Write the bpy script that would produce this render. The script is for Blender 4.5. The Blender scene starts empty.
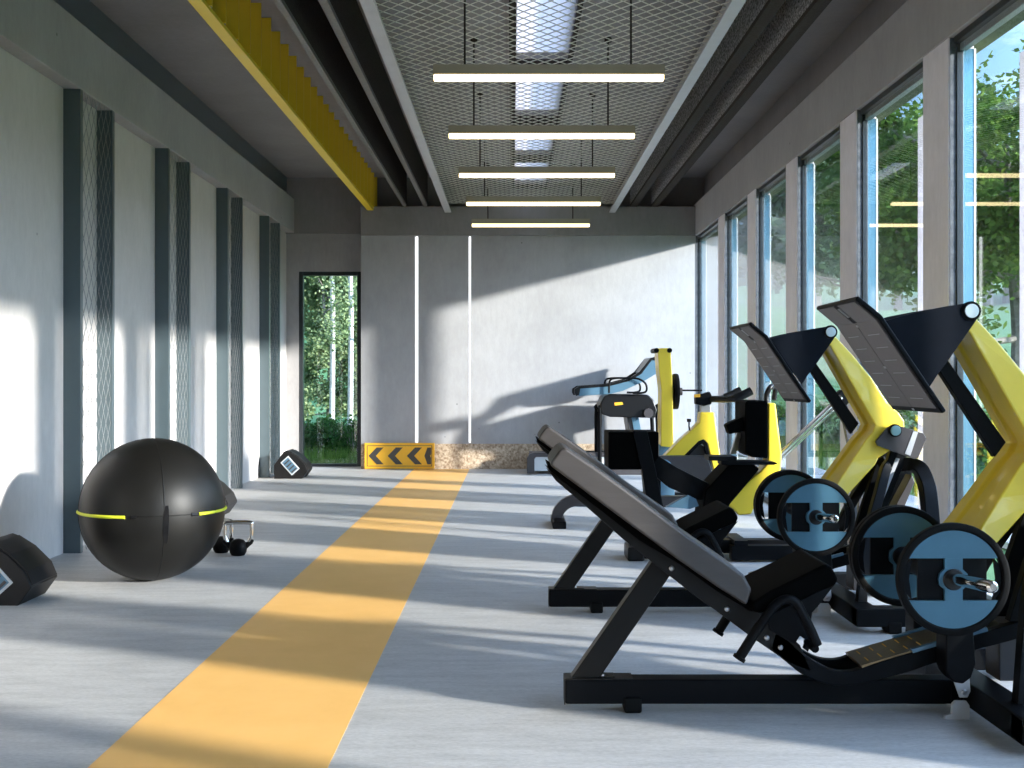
import bpy, bmesh, math, random
from mathutils import Vector, Matrix
R = random.Random(7)
SC = bpy.context.scene
COL = SC.collection
F, HZ, CX, EYE = 1200.0, 379.5, 512.0, 1.1

# ------------------------------------------------------------------ measuring
def at(px, py, Y):
    """point of the place seen at px,py standing at distance Y"""
    return ((px-CX)*Y/F, Y, EYE-(py-HZ)*Y/F)
def xz(pts, Y):
    return [((px-CX)*Y/F, EYE-(py-HZ)*Y/F) for px, py in pts]

# ------------------------------------------------------------------ materials
def new_mat(name):
    m = bpy.data.materials.new(name); m.use_nodes = True
    nt = m.node_tree; b = nt.nodes['Principled BSDF']
    return m, nt, b
def sv(b, **kw):
    names = dict(color='Base Color', rough='Roughness', metal='Metallic', spec='Specular IOR Level',
                 coat='Coat Weight', coatr='Coat Roughness', sub='Subsurface Weight', trans='Transmission Weight')
    for k, v in kw.items():
        if k == 'color': v = (*v, 1)
        b.inputs[names[k]].default_value = v
def noise(nt, scale, detail=4, rough=.6, coords='Object', stretch=None):
    tc = nt.nodes.new('ShaderNodeTexCoord'); n = nt.nodes.new('ShaderNodeTexNoise')
    n.inputs['Scale'].default_value = scale; n.inputs['Detail'].default_value = detail
    n.inputs['Roughness'].default_value = rough
    if stretch:
        mp = nt.nodes.new('ShaderNodeMapping'); mp.inputs['Scale'].default_value = stretch
        nt.links.new(tc.outputs[coords], mp.inputs[0]); nt.links.new(mp.outputs[0], n.inputs['Vector'])
    else: nt.links.new(tc.outputs[coords], n.inputs['Vector'])
    return n
def ramp(nt, fac, stops):
    r = nt.nodes.new('ShaderNodeValToRGB')
    e = r.color_ramp.elements
    while len(e) < len(stops): e.new(.5)
    for i, (p, c) in enumerate(stops):
        e[i].position = p; e[i].color = (*c, 1)
    nt.links.new(fac, r.inputs[0]); return r
def bump(nt, b, h, strength, dist=.01):
    bp = nt.nodes.new('ShaderNodeBump'); bp.inputs['Strength'].default_value = strength
    bp.inputs['Distance'].default_value = dist
    nt.links.new(h, bp.inputs['Height']); nt.links.new(bp.outputs[0], b.inputs['Normal'])
def mixed(name, c1, c2, scale, rough=.6, bmp=0, lo=.3, hi=.7, stretch=None, detail=6, **kw):
    m, nt, b = new_mat(name); sv(b, rough=rough, **kw)
    n = noise(nt, scale, detail, .65, stretch=stretch)
    r = ramp(nt, n.outputs['Fac'], [(lo, c1), (hi, c2)])
    nt.links.new(r.outputs[0], b.inputs['Base Color'])
    if bmp: bump(nt, b, n.outputs['Fac'], bmp)
    return m
def tone(c, k): return tuple(min(1, x*k) for x in c)
def plain(name, c, rough=.5, var=.08, scale=30, **kw):
    return mixed(name, tone(c, 1-var), tone(c, 1+var), scale, rough, **kw)
def emit(name, c, s):
    m = bpy.data.materials.new(name); m.use_nodes = True; nt = m.node_tree
    nt.nodes.clear(); o = nt.nodes.new('ShaderNodeOutputMaterial'); e = nt.nodes.new('ShaderNodeEmission')
    e.inputs[0].default_value = (*c, 1); e.inputs[1].default_value = s
    nt.links.new(e.outputs[0], o.inputs[0]); return m
def glass_mat(name, tint, power=1.0):
    m = bpy.data.materials.new(name); m.use_nodes = True; nt = m.node_tree; nt.nodes.clear()
    o = nt.nodes.new('ShaderNodeOutputMaterial'); mx = nt.nodes.new('ShaderNodeMixShader')
    t = nt.nodes.new('ShaderNodeBsdfTransparent'); g = nt.nodes.new('ShaderNodeBsdfGlossy')
    t.inputs[0].default_value = (*tint, 1); g.inputs['Roughness'].default_value = 0.0
    # Schlick reflectance of a thin pane, the same from either side
    ge = nt.nodes.new('ShaderNodeNewGeometry'); dt = nt.nodes.new('ShaderNodeVectorMath'); dt.operation = 'DOT_PRODUCT'
    nt.links.new(ge.outputs['Normal'], dt.inputs[0]); nt.links.new(ge.outputs['Incoming'], dt.inputs[1])
    def mth(op, a, b2=None):
        q = nt.nodes.new('ShaderNodeMath'); q.operation = op
        for i, v in enumerate((a, b2)):
            if v is None: continue
            if isinstance(v, (int, float)): q.inputs[i].default_value = v
            else: nt.links.new(v, q.inputs[i])
        return q.outputs[0]
    c = mth('ABSOLUTE', dt.outputs['Value']); p = mth('POWER', mth('SUBTRACT', 1.0, c), 5.0)
    rf = mth('MULTIPLY', mth('ADD', mth('MULTIPLY', p, .96), .04), power)
    nt.links.new(mth('MINIMUM', rf, 1.0), mx.inputs[0])
    nt.links.new(t.outputs[0], mx.inputs[1]); nt.links.new(g.outputs[0], mx.inputs[2])
    nt.links.new(mx.outputs[0], o.inputs[0]); return m

def plaster(name, c, streak=.05, spots=True, bmp=.15):
    m, nt, b = new_mat(name); sv(b, rough=.75, spec=.25)
    n1 = noise(nt, 1.6, 6, .6); n2 = noise(nt, 22, 5, .7, stretch=(1, 1, .35))
    r1 = ramp(nt, n1.outputs['Fac'], [(.3, tone(c, 1-streak)), (.7, tone(c, 1+streak))])
    r2 = ramp(nt, n2.outputs['Fac'], [(.3, (.9, .9, .9)), (.65, (1, 1, 1))])
    mx = nt.nodes.new('ShaderNodeMixRGB'); mx.blend_type = 'MULTIPLY'; mx.inputs[0].default_value = 1
    nt.links.new(r1.outputs[0], mx.inputs[1]); nt.links.new(r2.outputs[0], mx.inputs[2])
    out = mx.outputs[0]
    if spots:
        tc = nt.nodes.new('ShaderNodeTexCoord'); v = nt.nodes.new('ShaderNodeTexVoronoi')
        v.inputs['Scale'].default_value = 3.1; nt.links.new(tc.outputs['Object'], v.inputs['Vector'])
        r3 = ramp(nt, v.outputs['Distance'], [(.018, (.45, .45, .45)), (.04, (1, 1, 1))])
        m2 = nt.nodes.new('ShaderNodeMixRGB'); m2.blend_type = 'MULTIPLY'; m2.inputs[0].default_value = 1
        nt.links.new(out, m2.inputs[1]); nt.links.new(r3.outputs[0], m2.inputs[2]); out = m2.outputs[0]
    nt.links.new(out, b.inputs['Base Color']); bump(nt, b, n2.outputs['Fac'], bmp)
    return m

M = {}
M['wall'] = plaster('white_plaster', (.585, .55, .53))
M['backwall'] = plaster('pale_concrete_panel', (.385, .385, .395), .09)
M['concrete'] = plaster('grey_concrete', (.37, .36, .358), .08, bmp=.3)
M['ceiling'] = plaster('ceiling_concrete', (.25, .24, .242), .1, spots=False)
M['pillar'] = plaster('pillar_concrete', (.80, .765, .80), .06, bmp=.4)
M['steel_dark'] = mixed('rough_black_steel', (.020, .015, .012), (.05, .042, .037), 60, .85, .3, spec=.15)
M['beam_brown'] = mixed('sprayed_dark_coating', (.05, .048, .048), (.46, .45, .45), 55, .9, .8, .42, .6)
M['beam_edge'] = plain('beam_edge_steel', (.12, .115, .105), .5, .3, 40)
M['channel'] = plain('galvanised_channel', (.42, .43, .45), .45, .06, 8)
M['slate'] = plain('slate_blue_paint', (.10, .135, .15), .30, .05, 6, metal=.35)
M['wire'] = plain('galvanised_wire', (.66, .65, .58), .5, .1, 8)
M['mesh_wall'] = plain('wall_wire', (.24, .26, .27), .4, .1, 8, metal=.3)
M['yellow_beam'] = plain('yellow_paint_beam', (.80, .56, .03), .4, .04, 5)
M['black'] = plain('black_powder_coat', (.0025, .003, .004), .45, .2, 40, spec=.1)
M['black_soft'] = plain('black_upholstery', (.001, .001, .001), .65, .2, 80, bmp=.1, spec=.03)
M['black_plastic'] = plain('black_plastic', (.007, .007, .008), .35, .1, 30, spec=.35)
M['grey_dark'] = plain('graphite_paint', (.055, .05, .052), .4, .08, 30, spec=.4)
M['brown_steel'] = plain('dark_bronze_steel', (.009, .008, .007), .4, .1, 20, spec=.2)
M['footplate'] = plain('footplate_rubber', (.17, .155, .155), .5, .06, 60)
M['rubber'] = plain('black_rubber', (.003, .003, .003), .6, .1, 40, spec=.12)
M['chrome'] = plain('polished_chrome', (.72, .69, .64), .12, .02, 8, metal=1.0)
M['steel'] = plain('satin_steel', (.5, .5, .52), .3, .04, 8, metal=.9)
M['white_metal'] = plain('light_grey_paint', (.55, .57, .58), .4, .04, 8)
M['plate_blue'] = plain('blue_grey_plate', (.055, .15, .215), .42, .05, 10, metal=.2)
M['lime'] = plain('yellow_paint', (.86, .63, .045), .33, .03, 4, coat=.3)
M['lime_piping'] = plain('lime_piping', (.75, .80, .03), .5, .03, 4)
M['ball'] = plain('matt_black_vinyl', (.006, .0057, .005), .45, .08, 160, bmp=.06, spec=.25)
M['bluepanel'] = plain('blue_grey_moulding', (.10, .20, .28), .35, .04, 8, metal=.2)
M['teal'] = plain('teal_disc', (.25, .45, .46), .3, .05, 8)
M['sign'] = plain('sign_yellow', (.88, .46, .03), .5, .04, 12)
M['sign_dark'] = plain('sign_charcoal', (.06, .055, .05), .5, .05, 12)
M['frame'] = plain('black_window_frame', (.018, .024, .028), .35, .1, 8)
M['reveal'] = plain('anodised_reveal', (.13, .27, .34), .34, .05, 14, metal=.9)
M['jamb'] = mixed('mottled_dark_jamb', (.05, .055, .065), (.14, .15, .165), 30, .6, .2, spec=.3)
M['eave'] = plain('olive_eave', (.07, .09, .03), .7, .1, 8)
M['whiteedge'] = plain('white_edge_strip', (.85, .88, .88), .4, .02, 8)
M['glass'] = glass_mat('window_glass', (.955, .98, .975), 1.15)
M['led_warm'] = emit('warm_led', (1, .80, .44), 3.6)
M['led_white'] = emit('white_led', (.95, .97, 1), 2.2)
M['housing'] = plain('lamp_housing', (.30, .27, .20), .5, .05, 12)
M['bark'] = mixed('bark', (.10, .085, .07), (.28, .26, .23), 14, .9, .4)
M['bark_pale'] = mixed('birch_bark', (.3, .3, .28), (.62, .62, .60), 6, .8, .2)

# floor: pale brushed concrete
m, nt, b = new_mat('brushed_concrete_floor'); sv(b, rough=.55, spec=.35)
n1 = noise(nt, 1.1, 6, .6); n2 = noise(nt, 14, 8, .75, stretch=(.22, 1, 1)); n3 = noise(nt, 150, 3, .7, stretch=(.3, 1, 1))
fc = (.50, .495, .485)
r1 = ramp(nt, n1.outputs['Fac'], [(.3, tone(fc, .93)), (.7, tone(fc, 1.05))])
r2 = ramp(nt, n2.outputs['Fac'], [(.3, (.76, .76, .76)), (.58, (1.02, 1.02, 1.02))])
r3 = ramp(nt, n3.outputs['Fac'], [(.3, (.80, .80, .80)), (.6, (1.04, 1.04, 1.04))])
mx = nt.nodes.new('ShaderNodeMixRGB'); mx.blend_type = 'MULTIPLY'; mx.inputs[0].default_value = 1
mx2 = nt.nodes.new('ShaderNodeMixRGB'); mx2.blend_type = 'MULTIPLY'; mx2.inputs[0].default_value = 1
nt.links.new(r1.outputs[0], mx.inputs[1]); nt.links.new(r2.outputs[0], mx.inputs[2])
nt.links.new(mx.outputs[0], mx2.inputs[1]); nt.links.new(r3.outputs[0], mx2.inputs[2])
nt.links.new(mx2.outputs[0], b.inputs['Base Color']); bump(nt, b, n3.outputs['Fac'], .25, .004)
M['floor'] = m
M['stripe'] = mixed('yellow_floor_lane', (.88, .49, .14), (.93, .53, .165), 6, .5, .05, spec=.5)
# exposed aggregate band
M['aggregate'] = mixed('exposed_aggregate', (.22, .14, .08), (.66, .54, .40), 38, .85, .5, .35, .65)
M['grass'] = mixed('meadow_grass', (.04, .14, .04), (.09, .22, .07), 1.5, .9, .3)
M['grass_near'] = mixed('lawn_grass', (.05, .14, .03), (.14, .26, .05), 9, .9, .4)

def leafmat(name, c1, c2):
    m = bpy.data.materials.new(name); m.use_nodes = True; nt = m.node_tree; nt.nodes.clear()
    o = nt.nodes.new('ShaderNodeOutputMaterial'); mx = nt.nodes.new('ShaderNodeMixShader'); mx.inputs[0].default_value = .4
    d = nt.nodes.new('ShaderNodeBsdfDiffuse'); t = nt.nodes.new('ShaderNodeBsdfTranslucent')
    n = noise(nt, 2.2, 4, .6); r = ramp(nt, n.outputs['Fac'], [(.35, c1), (.65, c2)])
    for s in (d, t): nt.links.new(r.outputs[0], s.inputs[0])
    nt.links.new(d.outputs[0], mx.inputs[1]); nt.links.new(t.outputs[0], mx.inputs[2])
    nt.links.new(mx.outputs[0], o.inputs[0]); return m
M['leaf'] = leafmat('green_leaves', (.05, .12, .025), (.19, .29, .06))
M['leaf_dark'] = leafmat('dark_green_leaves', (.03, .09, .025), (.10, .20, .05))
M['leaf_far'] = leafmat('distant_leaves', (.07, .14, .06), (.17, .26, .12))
m = bpy.data.materials.new('frosted_skylight'); m.use_nodes = True; nt = m.node_tree; nt.nodes.clear()
o = nt.nodes.new('ShaderNodeOutputMaterial'); t = nt.nodes.new('ShaderNodeBsdfTranslucent')
t.inputs[0].default_value = (.62, .58, .56, 1); nt.links.new(t.outputs[0], o.inputs[0]); M['frost'] = m

# ------------------------------------------------------------------ mesh helpers
def B(): return bmesh.new()
def box(bm, x0, x1, y0, y1, z0, z1, mat=None):
    vs = [bm.verts.new((x, y, z)) for x in (x0, x1) for y in (y0, y1) for z in (z0, z1)]
    for f in ((0, 1, 3, 2), (4, 6, 7, 5), (0, 4, 5, 1), (2, 3, 7, 6), (0, 2, 6, 4), (1, 5, 7, 3)):
        bm.faces.new([vs[i] for i in f])
    if mat is not None:
        for v in vs: v.co = mat @ v.co
    return bm
def prism(bm, poly, y0, y1):
    """poly: (x,z) outline extruded along Y"""
    a = [bm.verts.new((x, y0, z)) for x, z in poly]; c = [bm.verts.new((x, y1, z)) for x, z in poly]
    n = len(poly)
    bm.faces.new(a); bm.faces.new(c[::-1])
    for i in range(n): bm.faces.new((a[i], c[i], c[(i+1) % n], a[(i+1) % n]))
    return bm
def tube(bm, pts, r, n=10, square=False, cap=True, flat=1.0):
    pts = [Vector(p) for p in pts]; rings = []
    rr = r if isinstance(r, (list, tuple)) else [r]*len(pts)
    up = Vector((0, 1, 0))
    for i, p in enumerate(pts):
        d = (pts[min(i+1, len(pts)-1)]-pts[max(i-1, 0)]).normalized()
        u = up if abs(d.dot(up)) < .95 else Vector((0, 0, 1))
        s = d.cross(u).normalized(); t = s.cross(d).normalized()
        k = 4 if square else n
        ring = []
        for j in range(k):
            a = 2*math.pi*(j+(.5 if square else 0))/k
            q = rr[i]*(math.sqrt(2) if square else 1)
            ring.append(bm.verts.new(p+s*math.cos(a)*q+t*math.sin(a)*q*flat))
        rings.append(ring)
    for a, c in zip(rings, rings[1:]):
        k = len(a)
        for j in range(k): bm.faces.new((a[j], a[(j+1) % k], c[(j+1) % k], c[j]))
    if cap: bm.faces.new(rings[0][::-1]); bm.faces.new(rings[-1])
    return bm
def smooth_path(pts, n=6):
    """Catmull-Rom"""
    P = [Vector(p) for p in pts]; out = []
    for i in range(len(P)-1):
        p0, p1, p2, p3 = P[max(i-1, 0)], P[i], P[i+1], P[min(i+2, len(P)-1)]
        for k in range(n):
            t = k/n
            out.append(.5*((2*p1)+(-p0+p2)*t+(2*p0-5*p1+4*p2-p3)*t*t+(-p0+3*p1-3*p2+p3)*t**3))
    out.append(P[-1]); return out
def lathe(bm, prof, c, axis='Y', n=32, tilt=None):
    """prof: (radius, along) pairs"""
    rings = []
    for r, h in prof:
        ring = []
        for j in range(n):
            a = 2*math.pi*j/n; u, v = r*math.cos(a), r*math.sin(a)
            p = {'Y': (u, h, v), 'Z': (u, v, h), 'X': (h, u, v)}[axis]
            p = Vector(p)
            if tilt: p = tilt @ p
            ring.append(bm.verts.new(p+Vector(c)))
        rings.append(ring)
    for a, b2 in zip(rings, rings[1:]):
        for j in range(n): bm.faces.new((a[j], a[(j+1) % n], b2[(j+1) % n], b2[j]))
    bm.faces.new(rings[0][::-1]); bm.faces.new(rings[-1])
    return bm
def cyl(bm, c, r, h, axis='Y', n=24): return lathe(bm, [(r, -h/2), (r, h/2)], c, axis, n)
def bolt(bm, x, y, z, r=.008): return lathe(bm, [(r, 0), (r, -.004), (r*.6, -.006)], (x, y, z), 'Y', 10)
def obj(name, bm, mat, parent=None, bevel=0, smooth=False, seg=2, off=None):
    me = bpy.data.meshes.new(name)
    bmesh.ops.recalc_face_normals(bm, faces=bm.faces)
    if off is not None: bmesh.ops.translate(bm, verts=bm.verts, vec=-Vector(off))
    bm.to_mesh(me); bm.free()
    o = bpy.data.objects.new(name, me); COL.objects.link(o)
    me.materials.append(M[mat] if isinstance(mat, str) else mat)
    if parent is not None:
        o.parent = parent
        if off is None:
            r = parent
            while r.parent: r = r.parent
            me.transform(Matrix.Translation(-r.location))
    if bevel:
        md = o.modifiers.new('bevel', 'BEVEL'); md.width = bevel; md.segments = seg; md.limit_method = 'ANGLE'
        md.angle_limit = math.radians(35)
        md.harden_normals = True
    if smooth or bevel:
        for p in me.polygons: p.use_smooth = True
        ang = o.data
        try: me.set_sharp_from_angle(angle=math.radians(40))
        except Exception: pass
    return o
def tag(o, label, cat, group=None, kind=None):
    if label: o['label'] = label
    if cat: o['category'] = cat
    if group: o['group'] = group
    if kind: o['kind'] = kind
    return o
def thing(name, label, cat, loc=(0, 0, 0), group=None):
    o = bpy.data.objects.new(name, None); COL.objects.link(o); o.location = loc; o.empty_display_size = .1
    return tag(o, label, cat, group)
def struct(name, bm, mat, label=None, **kw):
    o = obj(name, bm, mat, **kw)
    if not kw.get('parent'): o['kind'] = 'structure'
    if label: o['label'] = label
    return o
def copy_tree(o, parent=None):
    c = o.copy(); COL.objects.link(c); c.parent = parent
    for ch in [k for k in COL.objects if k.parent == o]: copy_tree(ch, c)
    return c

# ------------------------------------------------------------------ the room
XL, XR, YB, YF = -2.84, 2.25, 14.75, -4.0
ZP = 2.865          # head of panel / windows
ZC, ZCC = 3.63, 3.52
bm = B(); box(bm, XL-.3, XR+.35, YF, 15.5, -.15, 0)
struct('floor', bm, 'floor', 'pale grey brushed concrete floor of the gym')
bm = B(); box(bm, -1.202, -.522, YF, YB-.02, .0, .0008)
ln = tag(obj('floor_lane', bm, 'stripe'), 'broad yellow painted lane running down the grey floor', 'floor marking')
bm = B(); box(bm, XL-.25, XL, YF, 15.5, 0, ZC+.2)
struct('wall_left', bm, 'wall', 'white plastered wall on the left')
bm = B(); box(bm, XL-.0, -2.73, YF, 15.1, 2.94, 3.363)
struct('trim_1', bm, 'concrete', 'long grey concrete beam along the top of the left wall', bevel=.008)
# slate liner above the beam
bm = B(); box(bm, XL, XL+.02, YF, 15.1, 3.363, ZC)
struct('trim_2', bm, 'slate', 'dark slate strip between left beam and ceiling')

# back wall: pieces round the tall window
WY = 15.1
wx0, wx1 = (298.8-512)*WY/F, (361-512)*WY/F
wz0, wz1 = EYE-(468-HZ)*WY/F, EYE+(HZ-271.5)*WY/F
bm = B()
box(bm, XL-.25, wx0, WY, WY+.25, 0, 2.93); box(bm, wx1, -1.7, WY, WY+.25, 0, 2.93)
box(bm, wx0, wx1, WY, WY+.25, wz1, 2.93); box(bm, wx0, wx1, WY, WY+.25, 0, max(wz0, .005))
struct('wall_back', bm, 'concrete', 'recessed grey back wall around the tall window')
bm = B(); box(bm, XL, -1.85, WY-.06, WY+.25, 2.93, ZC); box(bm, -1.85, XR+.3, WY-.06, WY+.25, 3.2, ZC)
struct('trim_3', bm, 'ceiling', 'dark concrete band above the back wall')
px0 = (361-512)*YB/F
bm = B(); box(bm, px0, (414.6-512)*YB/F, YB, WY+.2, .31, ZP)
box(bm, (418.6-512)*YB/F, (468.3-512)*YB/F, YB, WY+.2, .31, ZP)
box(bm, (471.2-512)*YB/F, XR+.3, YB, WY+.2, .31, ZP)
box(bm, (414.6-512)*YB/F, (418.6-512)*YB/F, YB+.03, WY+.2, .31, ZP)
box(bm, (468.3-512)*YB/F, (471.2-512)*YB/F, YB+.03, WY+.2, .31, ZP)
wb = struct('wall_back_panel', bm, 'backwall', 'pale concrete back wall panel with two glowing vertical lines')
wb.name = 'wall_front'
bm = B(); box(bm, px0, XR+.3, YB, WY+.2, 0, .31)
struct('baseboard_back', bm, 'aggregate', 'beige exposed aggregate band at foot of back wall')
bm = B(); box(bm, px0-.003, XR+.3, YB-.03, WY, ZP, 3.225)
struct('trim_4', bm, 'ceiling', 'grey concrete lintel beam above back wall panel', bevel=.006)
for i, (a, c, lb) in enumerate(((415.6, 417.8, 'left glowing vertical light line set in the back wall'),
                                (469.0, 470.7, 'right glowing vertical light line set in the back wall'))):
    bm = B(); box(bm, (a-512)*YB/F, (c-512)*YB/F, YB-.002, YB+.028, .325, ZP-.01)
    tag(obj('wall_light_strip', bm, 'led_white'), lb, 'light strip', 'vertical light strips in the back wall')

# tall window at the back
def window(name, frame_bms, pane_bm, label, fm='frame'):
    bm = B()
    for a in frame_bms: box(bm, *a)
    w = struct(name, bm, fm, label, bevel=.003)
    obj('window_pane', pane_bm, 'glass', w)
    return w
t = .05
bm = B(); box(bm, wx0+.02, wx1-.02, WY+.06, WY+.066, wz0+.02, wz1-.02)
window('window_1', [(wx0, wx0+t, WY+.01, WY+.12, wz0, wz1), (wx1-t, wx1, WY+.01, WY+.12, wz0, wz1),
                    (wx0+t, wx1-t, WY+.01, WY+.12, wz1-t, wz1), (wx0+t, wx1-t, WY+.01, WY+.12, wz0, wz0+t)], bm,
       'tall narrow black-framed window at left of the back wall')

# ceilings
bm = B(); box(bm, XL-.25, -.86, YF, 15.5, ZC, ZC+.15)
box(bm, 1.30, XR+.5, YF, 15.5, ZC, ZC+.15)
struct('ceiling', bm, 'ceiling', 'dark grey concrete ceiling bays')
sk = [(0.03, .42, y, y+1.72) for y in (1.55, 3.48, 5.41, 7.34, 9.27, 11.20, 13.13)]
bm = B(); box(bm, -.86, .03, YF, 15.4, ZCC, ZCC+.12); box(bm, .42, 1.30, YF, 15.4, ZCC, ZCC+.12)
yy = YF
for s in sk:
    box(bm, .03, .42, yy, s[2], ZCC, ZCC+.12); yy = s[3]
box(bm, .03, .42, yy, 15.4, ZCC, ZCC+.12)
box(bm, -.90, -.86, YF, 15.4, ZCC, ZC+.15); box(bm, 1.30, 1.34, YF, 15.4, ZCC, ZC+.15)
struct('ceiling_centre', bm, 'ceiling', 'lower ceiling above the wire mesh').name = 'ceiling_upper'
for i, s in enumerate(sk):
    bm = B(); x0, x1, y0, y1 = s
    box(bm, x0-.05, x0, y0-.06, y1+.06, ZCC-.05, ZCC-.002); box(bm, x1, x1+.03, y0-.06, y1+.06, ZCC-.05, ZCC-.002)
    box(bm, x0, x1, y0-.09, y0, ZCC-.05, ZCC-.002); box(bm, x0, x1, y1, y1+.06, ZCC-.05, ZCC-.002)
    w = struct('window_%d' % (20+i), bm, 'steel_dark', 'frosted skylight in a dark frame above the ceiling mesh')
    bm = B(); box(bm, x0, x1, y0, y1, ZCC+.05, ZCC+.055)
    obj('frosted_pane', bm, 'frost', w)

# ceiling beams (steel I sections)
def ibeam(name, x0, x1, zb, zt, web, flange, label, edge):
    o = thing('x', None, None); bpy.data.objects.remove(o)
    bm = B(); xc = (x0+x1)/2
    box(bm, xc-web/2, xc+web/2, YF, YB, zb+.03, zt); struc = struct(name, bm, 'steel_dark' if x0 < 0 else 'beam_brown', label)
    bm = B(); box(bm, x0, x1, YF, YB-.005, zb, zb+.03); obj('bottom_flange', bm, edge, struc)
    return struc
ibeam('trim_5', -1.333, -1.293, 3.22, ZC, .036, 0, 'outer dark ceiling beam on the left', 'beam_edge')
ibeam('trim_6', -1.08, -1.035, 3.22, ZC, .04, 0, 'inner dark ceiling beam on the left', 'beam_edge')
ibeam('trim_7', 1.45, 1.53, 3.22, ZC, .078, 0, 'inner rough coated ceiling beam on the right', 'steel_dark')
ibeam('trim_8', 1.71, 1.79, 3.22, ZC, .078, 0, 'outer rough coated ceiling beam on the right', 'steel_dark')
# mesh carrying channels
for nm, x0, x1, s, lb in (('trim_9', -.825, -.745, 1, 'pale channel along left edge of the ceiling mesh'),
                          ('trim_10', 1.19, 1.265, -1, 'pale channel along right edge of the ceiling mesh')):
    bm = B(); box(bm, x0, x1, YF, YB-.02, 3.147, 3.165); xs = x0 if s > 0 else x1-.012
    box(bm, xs, xs+.012, YF, YB-.02, 3.165, 3.32)
    struct(nm, bm, 'channel', lb)

def wire_mesh(bm, u0, u1, v0, v1, cu, cv, th, place, thick=.5):
    """diamond mesh of zig-zag strands; place(u, v, w) -> xyz"""
    nu = int(round((u1-u0)/cu)); nv = int(round((v1-v0)/(cv/2)))
    for i in range(nu+1):
        for sgn in (0, 1):
            prev = None
            for j in range(nv+1):
                k = j % 2
                u = u0+cu*(i+(.5 if k else 0)) - (cu*.0)
                if sgn: u = u0+cu*(i+(.5 if k else 1.0))
                if u > u1+1e-4: prev = None; continue
                v = v0+cv/2*j
                cur = [bm.verts.new(place(u+du, v, w)) for du, w in ((-th/2, -th*thick), (th/2, -th*thick), (th/2, th*thick), (-th/2, th*thick))]
                if prev:
                    for a in range(4): bm.faces.new((prev[a], prev[(a+1) % 4], cur[(a+1) % 4], cur[a]))
                prev = cur
bm = B(); wire_mesh(bm, -.80, 1.24, 3.0, 14.6, .102, .13, .005, lambda u, v, w: (u, v, 3.235+w))
mo = tag(obj('ceiling_mesh', bm, 'wire'), 'long expanded metal mesh hung under the ceiling between pale channels', 'ceiling mesh')

# pendant bar lamps
def pendant(Y, lb):
    r = thing('pendant_light', lb, 'pendant light', (.21, Y, 2.815), 'bar lamps hung in a row under the mesh')
    bm = B(); box(bm, -.45, .87, Y-.03, Y+.03, 2.84, 2.895); obj('housing', bm, 'housing', r, bevel=.003)
    bm = B(); box(bm, -.447, .867, Y-.026, Y+.026, 2.808, 2.838); obj('diffuser', bm, 'led_warm', r, bevel=.004)
    for x in (-.27, .68):
        bm = B(); tube(bm, [(x, Y, 2.895), (x, Y, ZCC)], .006, 6)
        tube(bm, [(x, Y, 3.49), (x, Y, ZCC)], .025, 10); obj('suspension_rod', bm, 'steel_dark', r)
    return r
for k, lb in enumerate(('glowing warm bar lamp hanging nearest the camera, longest in view', 'second hanging warm bar lamp from the camera',
        'middle one of the five hanging warm bar lamps', 'fourth hanging warm bar lamp from the camera', 'farthest hanging warm bar lamp, just above the back wall')):
    pendant(6.86+1.64*k, lb)

# yellow baffle
r = thing('ceiling_baffle', 'long yellow louvred baffle hanging under the left ceiling bay', 'ceiling baffle', (-1.75, 8, 3.2))
bm = B(); box(bm, -1.775, -1.70, YF, 15.0, 3.175, 3.20); box(bm, -1.775, -1.767, YF, 15.0, 3.20, 3.28); obj('bottom_rail', bm, 'yellow_beam', r)
bm = B(); box(bm, -1.766, -1.685, 14.988, 15.0, 3.2005, ZC-.001); fin = obj('fin', bm, 'yellow_beam', r)
for k in range(1, 42):
    c = fin.copy(); COL.objects.link(c); c.parent = r; c.location = (0, -.33*k, 0)

# left wall studs with mesh between them
stud_bm = None; n = 11
for k, y in enumerate((1.79, 3.74, 5.69, 7.64, 9.59, 11.57, 13.54)):
    for j, yo in enumerate((0, .61)):
        bm = B(); yy = y+yo
        box(bm, XL, -2.732, yy-.045, yy-.035, 0, 2.94); box(bm, XL, -2.826, yy-.035, yy, 0, 2.94)
        box(bm, -2.738, -2.732, yy-.035, yy, 0, 2.94)
        struct('trim_%d' % n, bm, 'slate', 'slate painted steel stud on the left wall'); n += 1
PL = ['', '', '', 'wire mesh strip between the first pair of slate studs on the left wall', 'wire mesh strip between second pair of slate studs on left wall',
      'wire mesh strip between third pair of slate studs from the camera', 'wire mesh strip between the last pair of slate studs by the far window']
proto = None
for k, y in enumerate((1.79, 3.74, 5.69, 7.64, 9.59, 11.57, 13.54)):
    if k < 3: continue
    if proto is None:
        bm = B(); wire_mesh(bm, 0, .56, 0, 2.93, .093, .16, .003, lambda u, v, w: (w, u, v), .4)
        proto = obj('mesh_panel', bm, 'mesh_wall'); o = proto
    else:
        o = proto.copy(); COL.objects.link(o)
    o.location = (-2.745, y+.005, .004)
    tag(o, PL[k], 'mesh panel', 'wire mesh strips on the left wall')

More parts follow.
